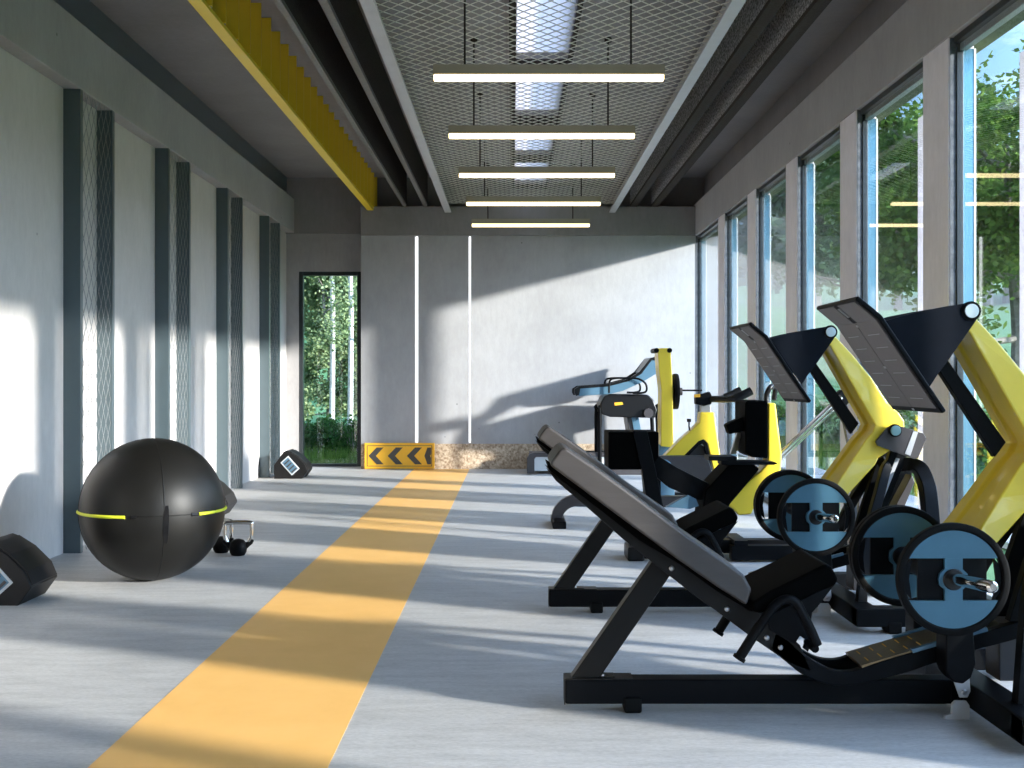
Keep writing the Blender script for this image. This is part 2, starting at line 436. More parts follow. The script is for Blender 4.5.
# right wall: header, pillars, windows
PY = [-.33-3.26, -.33-1.63, -.33, 1.30, 2.93, 4.56, 6.19, 7.85, 9.48, 11.09, 12.72, 14.75]
PW = .385; XO = XR+.135
bm = B(); box(bm, XR, XR+.25, YF, 15.35, ZP, 3.26)
struct('wall_right', bm, 'concrete', 'grey concrete header above the row of tall windows', bevel=.006)
bm = B(); box(bm, XR+.16, XR+.35, YF, 15.35, 3.26, ZC)
struct('trim_30', bm, 'ceiling', 'dark recess above right header')
n = 31
for y in PY:
    bm = B(); box(bm, XR, XR+.05, y, min(y+PW, 15.3), 0, ZP)
    box(bm, XR+.05, XO, y+.004, min(y+PW, 15.3), 0, ZP)
    p = struct('trim_%d' % n, bm, 'pillar', 'concrete pillar between the tall windows', bevel=.006); n += 1
    bm = B(); box(bm, XR+.008, XR+.07, y-.004, y+.003, 0, ZP-.003); obj('jamb_plate', bm, 'jamb', p)  # thin dark mottled plate laid over the pillar's reveal
    bm = B(); box(bm, XR+.072, XO-.004, y-.004, y+.003, 0, ZP-.06); obj('cladding_strip', bm, 'reveal', p)
    bm = B(); box(bm, XO-.004, XO+.006, y-.008, y+.004, 0, ZP-.06); obj('edge_strip', bm, 'whiteedge', p)
gx = XR+.045
for i in range(len(PY)-1):
    y0, y1 = PY[i]+PW, PY[i+1]
    fr = []
    fr += [(gx-.02, gx+.03, y0, y0+.03, .03, ZP), (gx-.005, gx+.03, y1-.012, y1, .03, ZP),
           (gx-.02, gx+.03, y0+.03, y1-.012, ZP-.035, ZP), (gx-.02, gx+.03, y0+.03, y1-.012, .0, .05)]
    bm = B(); box(bm, gx, gx+.005, y0+.01, y1-.008, .04, ZP-.02)
    w = window('window_%d' % (2+i), fr, bm, 'tall window in the right wall')
    bm = B(); box(bm, gx+.012, gx+.05, y0+.03, y1-.012, ZP-.07, ZP-.035); obj('blind_rail', bm, 'channel', w)
# slim outside posts, added to widen the pillars' shadow bands on the floor
for y in PY[3:-3]:
    bm = B(); box(bm, 2.80, 2.90, y+.21, y+.43, 0, 2.9)
    struct('trim_%d' % n, bm, 'pillar', 'slim outer post added to widen a pillar shadow'); n += 1
bm = B(); box(bm, XR+.14, 2.5, YF, 15.35, ZP-.012, ZP-.001); box(bm, XR+.25, 2.5, YF, 15.5, ZP+.0, 3.0)
struct('trim_%d' % n, bm, 'eave', 'short outside eave above the windows'); n += 1
# end wall behind the camera
bm = B(); box(bm, XL-.25, XR+.35, YF-.2, YF, 0, ZC+.15)
struct('wall_near', bm, 'concrete', 'grey concrete end wall')

# ------------------------------------------------------------------ light, sky, camera
sun = bpy.data.lights.new('sun', 'SUN'); sun.energy = 12.0; sun.angle = math.radians(2.4); sun.color = (1, .94, .90)
so = bpy.data.objects.new('sun', sun); COL.objects.link(so)
so.rotation_euler = Vector((-1, .5, -.26)).to_track_quat('-Z', 'Y').to_euler()
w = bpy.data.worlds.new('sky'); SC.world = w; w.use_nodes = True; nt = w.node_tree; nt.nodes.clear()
o = nt.nodes.new('ShaderNodeOutputWorld'); bg = nt.nodes.new('ShaderNodeBackground')
tc = nt.nodes.new('ShaderNodeTexCoord'); mp = nt.nodes.new('ShaderNodeMapping'); mp.inputs['Scale'].default_value = (1, 1, 3.2)
nz = nt.nodes.new('ShaderNodeTexNoise'); nz.inputs['Scale'].default_value = 4.2; nz.inputs['Detail'].default_value = 8; nz.inputs['Roughness'].default_value = .62
nt.links.new(tc.outputs['Generated'], mp.inputs[0]); nt.links.new(mp.outputs[0], nz.inputs['Vector'])
sep = nt.nodes.new('ShaderNodeSeparateXYZ'); nt.links.new(tc.outputs['Generated'], sep.inputs[0])
grad = ramp(nt, sep.outputs['Z'], [(.0, (.58, .66, .78)), (.12, (.26, .46, .72)), (.5, (.12, .28, .62))])
cl = ramp(nt, nz.outputs['Fac'], [(.45, (0, 0, 0)), (.66, (1, 1, 1))])
mx = nt.nodes.new('ShaderNodeMixRGB'); nt.links.new(cl.outputs[0], mx.inputs[0])
nt.links.new(grad.outputs[0], mx.inputs[1]); mx.inputs[2].default_value = (.80, .88, .96, 1)
nt.links.new(mx.outputs[0], bg.inputs[0])
# sky boosted round the low sun, out of view, as added room fill
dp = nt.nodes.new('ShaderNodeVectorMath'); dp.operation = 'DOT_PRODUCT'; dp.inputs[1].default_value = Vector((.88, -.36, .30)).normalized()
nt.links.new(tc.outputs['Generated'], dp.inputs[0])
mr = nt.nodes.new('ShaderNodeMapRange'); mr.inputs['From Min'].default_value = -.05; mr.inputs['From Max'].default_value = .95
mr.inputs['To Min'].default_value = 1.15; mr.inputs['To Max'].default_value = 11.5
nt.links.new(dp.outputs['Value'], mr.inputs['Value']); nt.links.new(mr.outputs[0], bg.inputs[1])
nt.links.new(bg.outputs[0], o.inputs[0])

cam = bpy.data.cameras.new('camera'); co = bpy.data.objects.new('camera', cam); COL.objects.link(co)
co.location = (0, 0, EYE); co.rotation_euler = (math.pi/2, 0, 0)
cam.sensor_width = 36; cam.lens = 36*F/1024; cam.shift_y = -4.5/1024; cam.clip_start = .05; cam.clip_end = 2000
SC.camera = co
SC.view_settings.view_transform = 'Standard'; SC.view_settings.look = 'None'
SC.view_settings.exposure = 0.22; SC.view_settings.gamma = 1; SC.view_settings.use_curve_mapping = False
cy = SC.cycles
cy.use_denoising = True; cy.max_bounces = 10; cy.diffuse_bounces = 6; cy.glossy_bounces = 4; cy.transparent_max_bounces = 24
cy.sample_clamp_indirect = 6; cy.caustics_reflective = False; cy.caustics_refractive = False
# ------------------------------------------------------------------ outside
def rise(x, y):
    d = math.hypot(max(0, y-16), max(0, x-6)*.6)
    t = max(0, min(1, (d-6)/60)); h = 6.2*t*t*(3-2*t)
    d2 = max(0, d-70); return h + .10*d2 + .35*math.sin(x*.21)*t + .3*math.sin(y*.13+x*.05)*t
bm = B(); nx, ny = 56, 64; rows = []
for j in range(ny+1):
    y = -30+260*(j/ny)**1.5 if True else 0
    row = []
    for i in range(nx+1):
        x = -25+200*(i/nx)
        row.append((x, y))
    rows.append(row)
V = [[bm.verts.new((x, y, rise(x, y)-.06)) for x, y in r0] for r0 in rows]
for j in range(ny):
    for i in range(nx): bm.faces.new((V[j][i], V[j][i+1], V[j+1][i+1], V[j+1][i]))
box(bm, -600, 600, -600, -30.1, -.2, -.07); box(bm, -600, -25.1, -30, 600, -.2, -.07)
struct('lawn', bm, 'grass', 'green meadow rising gently behind the gym windows', smooth=True)
bm = B(); box(bm, 3.35, 3.80, -6, 40, -.05, .0); struct('path', bm, 'channel', 'pale concrete garden path outside the windows')

M['leaf_pale'] = leafmat('pale_green_leaves', (.10, .17, .06), (.36, .44, .24))
def leaves(bm, c, rad, n, size, rnd, shell=.55, squash=(1, 1, 1)):
    for _ in range(n):
        d = Vector((rnd.gauss(0, 1), rnd.gauss(0, 1), rnd.gauss(0, 1))).normalized()
        q = rad*(shell+(1-shell)*rnd.random())*(.86+.28*math.sin(d.x*5+c[0])*math.sin(d.y*4+1)*math.sin(d.z*6+c[1]))
        p = Vector(c)+Vector((d.x*q*squash[0], d.y*q*squash[1], d.z*q*squash[2]))
        a = Vector((rnd.uniform(-1, 1), rnd.uniform(-1, 1), rnd.uniform(-.7, .5))).normalized()
        b2 = a.orthogonal().normalized()
        b2 = (Matrix.Rotation(rnd.uniform(0, 6.28), 3, a) @ b2)*size*.3*rnd.uniform(.7, 1.3); a = a*size*rnd.uniform(.6, 1.2)
        v = [bm.verts.new(p), bm.verts.new(p+a*.45+b2), bm.verts.new(p+a), bm.verts.new(p+a*.45-b2)]
        bm.faces.new(v)
def tree(label, base, h, crown_r, nclump, nleaf, size, seed, leafm='leaf', barkm='bark', group='trees outside the windows',
         trunk_r=.12, low=.35, name='tree', branches=9, spread=1.0):
    rnd = random.Random(seed); x, y = base; z = rise(x, y)-.1
    r = thing(name, label, 'tree', (x, y, z), group)
    bm = B(); top = Vector((x+rnd.uniform(-.3, .3), y, z+h*.82))
    pts = smooth_path([(x, y, z), (x+.05, y, z+h*.3), (x-.08, y+.05, z+h*.55), tuple(top)], 4)
    tube(bm, pts, [trunk_r*(1-.8*i/len(pts)) for i in range(len(pts))], 8)
    cl = []
    for k in range(branches):
        a = rnd.uniform(0, 6.28); q = rnd.uniform(low, .9); s = Vector((x, y, z+h*q*.85))
        e = s+Vector((math.cos(a)*crown_r*spread, math.sin(a)*crown_r*spread, rnd.uniform(.1, .5)*crown_r))
        mid = (s+e)/2+Vector((0, 0, -.08*crown_r))
        tube(bm, smooth_path([s, mid, e], 3), [trunk_r*.4, trunk_r*.36, trunk_r*.33, trunk_r*.28, trunk_r*.22, trunk_r*.15, trunk_r*.1][:7], 6)
        cl.append(e); cl.append(mid.lerp(e, .5))
    obj('trunk', bm, barkm, r, smooth=True)
    while len(cl) < nclump:
        d = Vector((rnd.gauss(0, 1), rnd.gauss(0, 1), rnd.gauss(0, .8))).normalized()*crown_r*rnd.uniform(.3, 1)
        cl.append(Vector((x, y, z+h*(low+1)/2))+Vector((d.x, d.y, d.z*h*(1-low)/2/crown_r)))
    bm = B()
    for c in cl[:nclump]: leaves(bm, c, crown_r*rnd.uniform(.22, .38), nleaf, size, rnd, .2)
    obj('foliage', bm, leafm, r)
    return r
# near trees in the meadow
tree('leafy tree with spreading bare lower branches, seen through the nearest window', (8.6, 20.5), 6.6, 2.7, 80, 480, .14, 3, branches=16, low=.30, trunk_r=.16)
tree('leafy green tree seen through the second window from the camera', (9.6, 27.5), 7.6, 2.5, 80, 380, .17, 5, low=.42)
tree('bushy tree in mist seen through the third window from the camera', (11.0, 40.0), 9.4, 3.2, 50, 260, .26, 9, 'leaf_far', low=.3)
# tree line behind the meadow
ft = None
rnd = random.Random(21)
for k in range(17):
    x = 8+k*3.6+rnd.uniform(-1, 1); y = 84+rnd.uniform(-8, 10)-k*.8
    if ft is None:
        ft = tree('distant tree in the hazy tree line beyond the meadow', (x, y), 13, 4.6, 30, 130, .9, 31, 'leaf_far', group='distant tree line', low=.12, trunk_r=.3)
    else:
        c = copy_tree(ft); c.location = (x, y, rise(x, y)-.1); s = rnd.uniform(.7, 1.25); c.scale = (s, s, s*rnd.uniform(.85, 1.2)); c.rotation_euler.z = rnd.uniform(0, 6)
for k in range(12):  # unseen trees behind the camera, added for dark reflections in the cladding strips
    c = copy_tree(ft); x, y = -34+k*9.5+rnd.uniform(-2, 2), -105+rnd.uniform(-8, 8); c.location = (x, y, -.1); s = rnd.uniform(.55, .75); c.scale = (s*1.3, s*1.3, s); c.rotation_euler.z = rnd.uniform(0, 6)
    c['label'] = 'unseen far tree behind the camera, added to darken reflections'; c['group'] = 'unseen trees added for reflections'
# dense trees behind the tall back window
for k, (x, y, h, sd) in enumerate(((-2.2, 22, 4.9, 41), (-3.3, 21.4, 5.2, 42), (-4.4, 22.5, 5.0, 43), (-2.8, 25, 7.6, 44), (-4.6, 25.5, 7.8, 45))):
    tree('dense leafy sapling behind the tall back window', (x, y), h, 1.25, 46, 480, .085, sd, 'leaf_pale', group='saplings behind the back window', low=.05, trunk_r=.05, branches=8)
for k, (x, y) in enumerate(((-2.62, 19.4), (-3.05, 20.3), (-2.45, 21.0))):
    r = thing('birch_trunk', ['slender pale birch stem nearest the tall back window', 'slender pale birch stem left in the tall back window',
              'slender pale birch stem furthest right in the tall back window'][k], 'tree', (x, y, -.06))
    bm = B(); tube(bm, [(x, y, -.06), (x+.02, y, 2.2), (x-.04, y, 4.6)], [.05, .042, .03], 8); obj('trunk', bm, 'bark_pale', r, smooth=True)
    bm = B()
    for q in range(7): leaves(bm, (x+R.uniform(-.4, .4), y, 1.9+q*.45), .5, 260, .07, R, .2)
    obj('foliage', bm, 'leaf_pale', r)
# low growth
def shrub(label, x, y, w, h, n, size, seed, matn='leaf', name='shrub', group='low shrubs outside'):
    rnd = random.Random(seed); z = rise(x, y)-.06; r = thing(name, label, 'shrub', (x, y, z), group); bm = B()
    for k in range(7): tube(bm, [(x, y, z), (x+rnd.uniform(-w, w)*.6, y+rnd.uniform(-w, w)*.6, z+h*.8)], [.012, .005], 5)
    obj('stem', bm, 'bark', r); bm = B()
    for k in range(9): leaves(bm, (x+rnd.uniform(-w, w)*.6, y+rnd.uniform(-w, w)*.6, z+h*rnd.uniform(.3, .8)), h*.35, n//9, size, rnd, .1)
    obj('foliage', bm, matn, r); return r
sh = None
for k in range(22):
    x = 4.3+rnd.uniform(0, 1.2)+ (k % 4)*.9; y = 10.2+k*.75
    if sh is None: sh = shrub('low leafy shrub by the garden path', x, y, .55, .75, 1300, .08, 5, 'leaf_dark')
    else:
        c = copy_tree(sh); c.location = (x, y, rise(x, y)-.06); s = rnd.uniform(.7, 1.25); c.scale = (s, s, s); c.rotation_euler.z = rnd.uniform(0, 6)
for k in range(9):
    x = -4.2+k*.32; y = 17.6+rnd.uniform(-.3, .5)
    c = copy_tree(sh); c.location = (x, y, -.06); s = rnd.uniform(.75, 1.0); c.scale = (s, s, s); c.rotation_euler.z = rnd.uniform(0, 6)
    c['label'] = 'low bush at foot of the tall back window'; c['group'] = 'bushes at the back window'
# grass blades near the glass
bm = B()
for _ in range(14000):
    if R.random() < .75: x, y = R.uniform(3.9, 8.5), R.uniform(8, 24)
    else: x, y = R.uniform(-4.4, -1.4), R.uniform(15.6, 18.5)
    z = rise(x, y)-.06; h = R.uniform(.08, .28); a = R.uniform(0, 3.14); w2 = .009; dx, dy = R.uniform(-.08, .08), R.uniform(-.08, .08)
    v = [bm.verts.new((x-math.cos(a)*w2, y-math.sin(a)*w2, z)), bm.verts.new((x+math.cos(a)*w2, y+math.sin(a)*w2, z)), bm.verts.new((x+dx, y+dy, z+h))]
    bm.faces.new(v)
tag(obj('grass', bm, 'leaf'), 'tall grass blades growing just outside the windows', 'grass', kind='stuff')
# morning mist lying over the far meadow
m = bpy.data.materials.new('mist'); m.use_nodes = True; nt = m.node_tree; nt.nodes.clear()
o = nt.nodes.new('ShaderNodeOutputMaterial'); v = nt.nodes.new('ShaderNodeVolumeScatter')
v.inputs['Color'].default_value = (.92, .96, 1, 1); v.inputs['Density'].default_value = .006; v.inputs['Anisotropy'].default_value = .2
nt.links.new(v.outputs[0], o.inputs['Volume']); M['mist'] = m
bm = B(); box(bm, 6, 90, 33, 78, -.5, 12); tag(obj('mist', bm, 'mist'), 'pale morning mist lying over the far meadow', 'mist', kind='stuff')
# ------------------------------------------------------------------ leg press
YC = 4.0
def plate_geo(parent_label, c, name='weight_plate', stack=1, group=None, label=None):
    """rubber rimmed disc with an H shaped web; axis along Y, front face toward -Y"""
    x, y, z = c; Rr = .176
    r = thing(name, label, 'weight plate', (x, y, z), group)
    for s in range(stack):
        yo = y+s*.032
        bm = B(); pr = [(Rr, 0), (Rr+.001, .006), (Rr, .024), (Rr-.006, .030), (.156, .030), (.154, .012), (.153, .004), (.158, -.001), (Rr-.004, -.002)]
        n = 56; rings = []
        for q, h in pr:
            rings.append([bm.verts.new((x+q*math.cos(2*math.pi*j/n), yo+h, z+q*math.sin(2*math.pi*j/n))) for j in range(n)])
        for a in range(len(rings)):
            A, C = rings[a], rings[(a+1) % len(rings)]
            for j in range(n): bm.faces.new((A[j], A[(j+1) % n], C[(j+1) % n], C[j]))
        obj('rim', bm, 'rubber', r, smooth=True)
        if s: continue
        # blue grey face: two segments joined by a waisted web
        bm = B(); q = .157; h = .066; a0 = math.asin(h/q)
        for sg in (1, -1):
            pts = [(q*math.cos(a0+(math.pi-2*a0)*k/28), sg*q*math.sin(a0+(math.pi-2*a0)*k/28)) for k in range(29)]
            if sg < 0: pts = pts[::-1]
            prism(bm, [(x+u, z+v) for u, v in pts], yo+.004, yo+.016)
        w0 = .028; web = [(-w0, -h), (w0, -h), (w0, -.032), (.043, -.018), (.046, 0), (.043, .018), (w0, .032), (w0, h), (-w0, h), (-w0, .032), (-.043, .018), (-.046, 0), (-.043, -.018), (-w0, -.032)]
        prism(bm, [(x+u, z+v) for u, v in web], yo+.0035, yo+.0165)
        obj('disc', bm, 'plate_blue', r)
        # dark backing behind the grip openings, open at the outer ends
        bm = B()
        for sg in (1, -1):
            for (u0, u1) in ((.0, .108),):
                prism(bm, [(x+sg*u0, z-h-.01), (x+sg*u1, z-h-.01), (x+sg*u1, z+h+.01), (x+sg*u0, z+h+.01)], yo+.017, yo+.026)
            prism(bm, [(x+sg*.128, z-h), (x+sg*.155, z-h*.5), (x+sg*.158, z), (x+sg*.155, z+h*.5), (x+sg*.128, z+h), (x+sg*.137, z)], yo+.010, yo+.024)
        obj('grip_recess', bm, 'black', r)
        bm = B(); lathe(bm, [(.030, -.002), (.034, .002), (.034, .018), (.02, .02)], (x, yo, z), 'Y', 28); obj('hub', bm, 'black_plastic', r, smooth=True)
    return r

def leg_press(label):
    r = thing('leg_press', label, 'leg press machine', (.9, YC, 0), 'leg press machines by the windows')
    def P(name, bm, mat, bevel=0, **k): return obj(name, bm, mat, r, bevel=bevel, **k)
    # base spine
    bm = B(); box(bm, .176, 1.50, YC-.04, YC+.04, .028, .109); P('base_rail', bm, 'black', .006)
    bm = B(); box(bm, .1727, .176, YC-.041, YC+.041, .027, .112); box(bm, .176, .40, YC-.0405, YC+.0405, .108, .113)
    box(bm, .27, .34, YC-.03, YC+.03, .113, .117); P('end_cap', bm, 'brown_steel', .001)
    bm = B(); box(bm, .370, .428, YC-.052, YC+.052, 0, .052); P('rubber_foot', bm, 'rubber', .008)
    bm = B()
    for x in (.255, .285, .30): cyl(bm, (x, YC-.02, .120), .006, .006, 'Z', 8)
    P('bolts', bm, 'steel')
    # cross member, front bars, feet
    bm = B(); box(bm, 1.49, 1.59, YC-.50, YC+.50, .028, .109)
    for s in (-1, 1):
        box(bm, 1.49, 1.95, YC+s*.46-.045, YC+s*.46+.045, .029, .1095)
    P('cross_member', bm, 'black', .006)
    for s in (-1, 1):
        for x in (1.655, 1.90):
            bm = B(); box(bm, x-.03, x+.03, YC+s*.46-.052, YC+s*.46+.052, 0, .05); P('rubber_foot', bm, 'rubber', .008)
    bm = B()
    for z in (.05, .088):
        lathe(bm, [(.011, 0), (.011, -.006), (.007, -.011)], (1.478, YC-.041, z), 'Y', 6)
    box(bm, 1.45, 1.489, YC-.042, YC+.042, .032, .105); P('coupling', bm, 'black', .002)
    # leaning leg
    c = xz([(569.5, 680.5), (598, 680.5), (659, 592), (672, 573), (662, 562), (652, 562)], YC-.03)
    bm = B(); prism(bm, c, YC-.03, YC+.03); P('support_leg', bm, 'brown_steel', .004)
    # back frame (dark wedge of tube under the pad)
    n = xz([(546, 468), (556, 481), (582, 503), (624, 540), (690, 592), (723, 616), (751, 637), (789, 663), (812, 672),
            (800, 645), (780, 628), (752, 607), (716, 588), (678, 560), (640, 537), (600, 509), (551, 472)], 3.90)
    for y0, y1 in ((3.90, 3.935), (4.065, 4.10)):
        bm = B(); prism(bm, n, y0, y1); P('back_frame', bm, 'brown_steel', .003)
    bm = B(); pb = xz([(547, 464), (549, 470), (640, 541), (679, 564), (718, 592), (752, 612), (757, 604), (700, 566), (640, 526)], 3.87)
    prism(bm, pb, 3.87, 4.13); P('back_board', bm, 'black_soft', .004)
    bm = B()
    for px, py in ((671.6, 568.4), (727, 609), (766.8, 637.8), (780.5, 647.4)):
        x, z = xz([(px, py)], 3.898)[0]; lathe(bm, [(.0085, .004), (.0085, -.003), (.005, -.006)], (x, 3.898, z), 'Y', 14)
    P('bolts', bm, 'steel', smooth=True)
    # pads
    pp = xz([(549.7, 465.3), (553, 459), (560, 449.5), (566, 448), (600, 471), (640, 500), (687, 535.5), (744, 575), (752, 590), (747, 606), (718, 587.5), (677.5, 559.4), (640, 532)], 3.82)
    bm = B(); prism(bm, pp, 3.82, 4.18); P('backrest_pad', bm, 'pad_brown', .014, seg=3)
    ps = xz([(752, 603), (770, 591.5), (800, 577), (826, 564), (832, 567), (839, 579), (836, 586), (816, 594), (800, 602), (775, 614), (752, 612)], 3.82)
    bm = B(); prism(bm, ps, 3.82, 4.18); P('seat_pad', bm, 'black_soft', .012, seg=3)
    # seat brackets
    pbk = xz([(766, 614), (800, 600), (836, 583), (826, 596), (819, 605), (812, 613), (811, 622), (813, 640), (808, 652), (803, 648), (806, 640), (800, 636), (795, 644), (786, 640), (770, 630)], 3.89)
    for y0, y1 in ((3.89, 3.90), (4.10, 4.11)):
        bm = B(); prism(bm, pbk, y0, y1); P('seat_bracket', bm, 'black', .001)
    # handles
    for s, lb in ((-1, None), (1, None)):
        Yh = YC+s*.195
        def hp(px, py, Y=3.81): x, z = xz([(px, py)], Y)[0]; return (x, Yh, z)
        path = smooth_path([hp(757, 630), hp(768, 613), hp(777, 603), hp(787, 599), hp(796, 603), hp(803, 615), hp(811, 631), hp(817, 645)], 5)
        bm = B(); tube(bm, path, .0155, 12); x, y, z = hp(816, 646)
        cyl(bm, (x-.004, y-s*.05, z-.008), .013, .10, 'Y', 12); h = P('handle', bm, 'black', smooth=True)
        bm = B(); a, b2 = Vector(hp(760, 624)), Vector(hp(738, 659)); tube(bm, [b2, b2.lerp(a, .08), b2.lerp(a, .1), b2.lerp(a, .9), a], [.021, .021, .0165, .0165, .015], 14)
        obj('grip', bm, 'rubber', h, smooth=True)
    # swooping side rails
    top = [(776, 629), (789, 640), (800, 650.8), (815.6, 661.7), (831, 669.5), (843.8, 671.8), (856, 670.5), (875, 664), (894, 657.8), (920, 650.5), (951.6, 642), (971.8, 636), (1005, 626), (1024, 619.7), (1070, 600), (1100, 578)]
    bot = [(1112, 592), (1080, 616), (1024, 637), (976, 650.3), (932.8, 664), (909, 671.9), (879.7, 680), (862.5, 683.5), (847, 686), (831, 685), (815.6, 680.8), (800, 673), (785, 661), (770, 649)]
    def smooth2(p): return [(v.x, v.z) for v in smooth_path([(a, 0, b2) for a, b2 in p], 4)]
    poly = smooth2(xz(top, 3.90))+smooth2(xz(bot, 3.90))
    for y0, y1 in ((3.90, 3.935), (4.065, 4.10)):
        bm = B(); prism(bm, poly, y0, y1); P('side_rail', bm, 'black', .004)
    # lower foot tread between the rails
    a, b2 = xz([(862.5, 667.5), (958, 639.5)], 3.90); dv = Vector((b2[0]-a[0], 0, b2[1]-a[1])).normalized(); nv = Vector((-dv.z, 0, dv.x))
    L = math.hypot(b2[0]-a[0], b2[1]-a[1])
    mt = Matrix.Translation((a[0], 0, a[1])) @ Matrix(((dv.x, 0, nv.x, 0), (0, 1, 0, 0), (dv.z, 0, nv.z, 0), (0, 0, 0, 1)))
    bm = B(); box(bm, 0, L, 3.905, 4.095, -.006, .006, mt); tr = P('foot_tread', bm, 'tread')
    bm = B()
    for k in range(5):
        for s in (-1, 1): box(bm, .03+k*.045, .033+k*.045, YC+s*.045-.022, YC+s*.045+.022, .006, .0075, mt)
    obj('tread_marks', bm, 'sign', tr)
    for y0, y1 in ((3.895, 3.912), (4.088, 4.105)):
        bm = B(); box(bm, .17, L+.10, y0, y1, .0, .012, mt); obj('edge_trim', bm, 'bluepanel', tr)
    # stopper under the carriage
    for y0, y1 in ((3.80, 3.895), (4.105, 4.20)):
        bm = B(); prism(bm, [(1.375, .31), (1.462, .31), (1.47, .20), (1.455, .155), (1.43, .135), (1.40, .14), (1.375, .17)], y0, y1); P('carriage_block', bm, 'black', .006)
    bm = B(); prism(bm, [(x_+.05, z_) for x_, z_ in ((1.375, .14), (1.39, .16), (1.43, .155), (1.435, .09), (1.425, .07), (1.40, .07))], 3.885, 3.893)
    prism(bm, [(x_+.05, z_) for x_, z_ in ((1.35, .0), (1.43, .0), (1.43, .045), (1.42, .06), (1.385, .06), (1.375, .05), (1.372, .018), (1.35, .012))], 3.88, 3.895)
    lv = P('stopper', bm, 'white_metal', .0015)
    bm = B(); lathe(bm, [(.009, 0), (.009, -.005), (.006, -.008)], (1.463, 3.884, .088), 'Y', 12); obj('bolt', bm, 'steel', lv)
    bm = B(); box(bm, 1.22, 1.36, YC-.05, YC+.05, .13, .138); prism(bm, [(1.30, .138), (1.36, .138), (1.37, .20), (1.33, .19)], YC-.05, YC+.05); P('hinge_plate', bm, 'grey_dark')
    # upright column at the back and the braces
    bm = B(); box(bm, 1.60, 1.72, YC-.06, YC+.06, .109, .30); P('column', bm, 'grey_dark', .006)
    # ------ moving yellow arm (outline taken at its own depth)
    YB_ = 5.57
    outer = [(836.6, 333.7), (856.6, 355.5), (875, 378.3), (891.3, 403.5), (902, 413), (907.5, 421), (908, 434), (894, 450), (881, 458), (876.6, 465), (848.4, 494), (828, 516)]
    inner = [(821, 334), (830.2, 345.5), (845.5, 372.5), (860.5, 399), (871.5, 418), (875.3, 425.7), (872.5, 432), (864.8, 440.6), (850, 462), (836, 482), (820, 503), (808, 518)]
    O, I = xz(outer, YB_), xz(inner, YB_); hw = [.115, .118, .12, .12, .12, .12, .12, .125, .135, .15, .17, .185]
    O = [(-.01+x, z) for x, z in O]
    bm = B(); rings = []
    for (ox, oz), (ix, iz), w_ in zip(O, I, hw):
        d = Vector((ox-ix, oz-iz)).normalized()*.018; k = .45
        pts = [(ox, -w_*.88, oz), (ox, w_*.88, oz), (ix, w_, iz), (ix, w_*k, iz), (ix+d.x, w_*(k-.08), iz+d.y), (ix+d.x, -w_*(k-.08), iz+d.y), (ix, -w_*k, iz), (ix, -w_, iz)]
        rings.append([bm.verts.new((x, YC+y, z)) for x, y, z in pts])
    for a_, c_ in zip(rings, rings[1:]):
        for j in range(8): bm.faces.new((a_[j], a_[(j+1) % 8], c_[(j+1) % 8], c_[j]))
    bm.faces.new(rings[0][::-1]); bm.faces.new(rings[-1])
    arm = P('press_arm', bm, 'lime', .006)
    for p_ in arm.data.polygons: p_.use_smooth = False
    arm.modifiers['bevel'].harden_normals = False
    # sleeves
    sx, sz = 1.378, .476
    hb = B(); cyl(hb, (sx, YC, sz), .04, .40, 'Y', 24); obj('hub_axle', hb, 'black', arm, smooth=True)
    for s in (-1, 1):
        bm = B(); p0 = Vector((sx, YC+s*.18, sz-.004)); p1 = Vector((sx+.009, YC+s*.545, sz+.026)); d = p1-p0
        tube(bm, [p0, p0+d*.965, p0+d*.985, p1], [.0185, .0185, .0165, .010], 20); obj('weight_sleeve', bm, 'chrome', arm, smooth=True)
    # foot platform
    A = xz([(855.0, 299.5), (878.5, 319), (942.5, 414)], 3.755)
    d1 = Vector((A[1][0]-A[0][0], A[1][1]-A[0][1])).normalized(); d2 = Vector((A[2][0]-A[1][0], A[2][1]-A[1][1])).normalized()
    n1, n2 = Vector((-d1.y, d1.x)), Vector((-d2.y, d2.x)); nm = (n1+n2).normalized(); t = .017
    bm = B(); prism(bm, [A[0], A[1], A[2], (A[2][0]+n2.x*t, A[2][1]+n2.y*t), (A[1][0]+nm.x*t, A[1][1]+nm.y*t), (A[0][0]+n1.x*t, A[0][1]+n1.y*t)], 3.755, 4.245)
    fp = P('foot_platform', bm, 'black', .006)
    def face_box(u0, u1, y0, y1, th, seg, bm, off=.0):
        base, d, nn = (A[0], d1, n1) if seg == 0 else (A[1], d2, n2)
        mt2 = Matrix(((d.x, 0, nn.x, base[0]), (0, 1, 0, 0), (d.y, 0, nn.y, base[1]), (0, 0, 0, 1)))
        box(bm, u0, u1, y0, y1, -off-th, -off, mt2)
    L1, L2 = (Vector(A[1])-Vector(A[0])).length, (Vector(A[2])-Vector(A[1])).length
    bm = B(); face_box(.008, L1-.001, 3.775, 3.976, .003, 0, bm); face_box(.008, L1-.001, 4.024, 4.225, .003, 0, bm)
    face_box(.001, L2-.022, 3.775, 3.998, .003, 1, bm); face_box(.001, L2-.022, 4.002, 4.225, .003, 1, bm)
    obj('grip_mat', bm, 'footplate', fp)
    bm = B()
    for k in range(1, 7):
        u = L2*k/7.2
        for y0, y1 in ((3.83, 3.95), (4.06, 4.18)): face_box(u, u+.002, y0, y1, .001, 1, bm, .003)
    for k in (.04, .5, .97):
        for y in (3.99,): face_box(L2*k-.006, L2*k+.002, y, y+.02, .001, 1, bm, .003)
    obj('mat_marks', bm, 'channel', fp)
    bm = B(); face_box(.022, .066, 3.988, 4.014, .003, 0, bm, .0); obj('slot', bm, 'steel', fp)
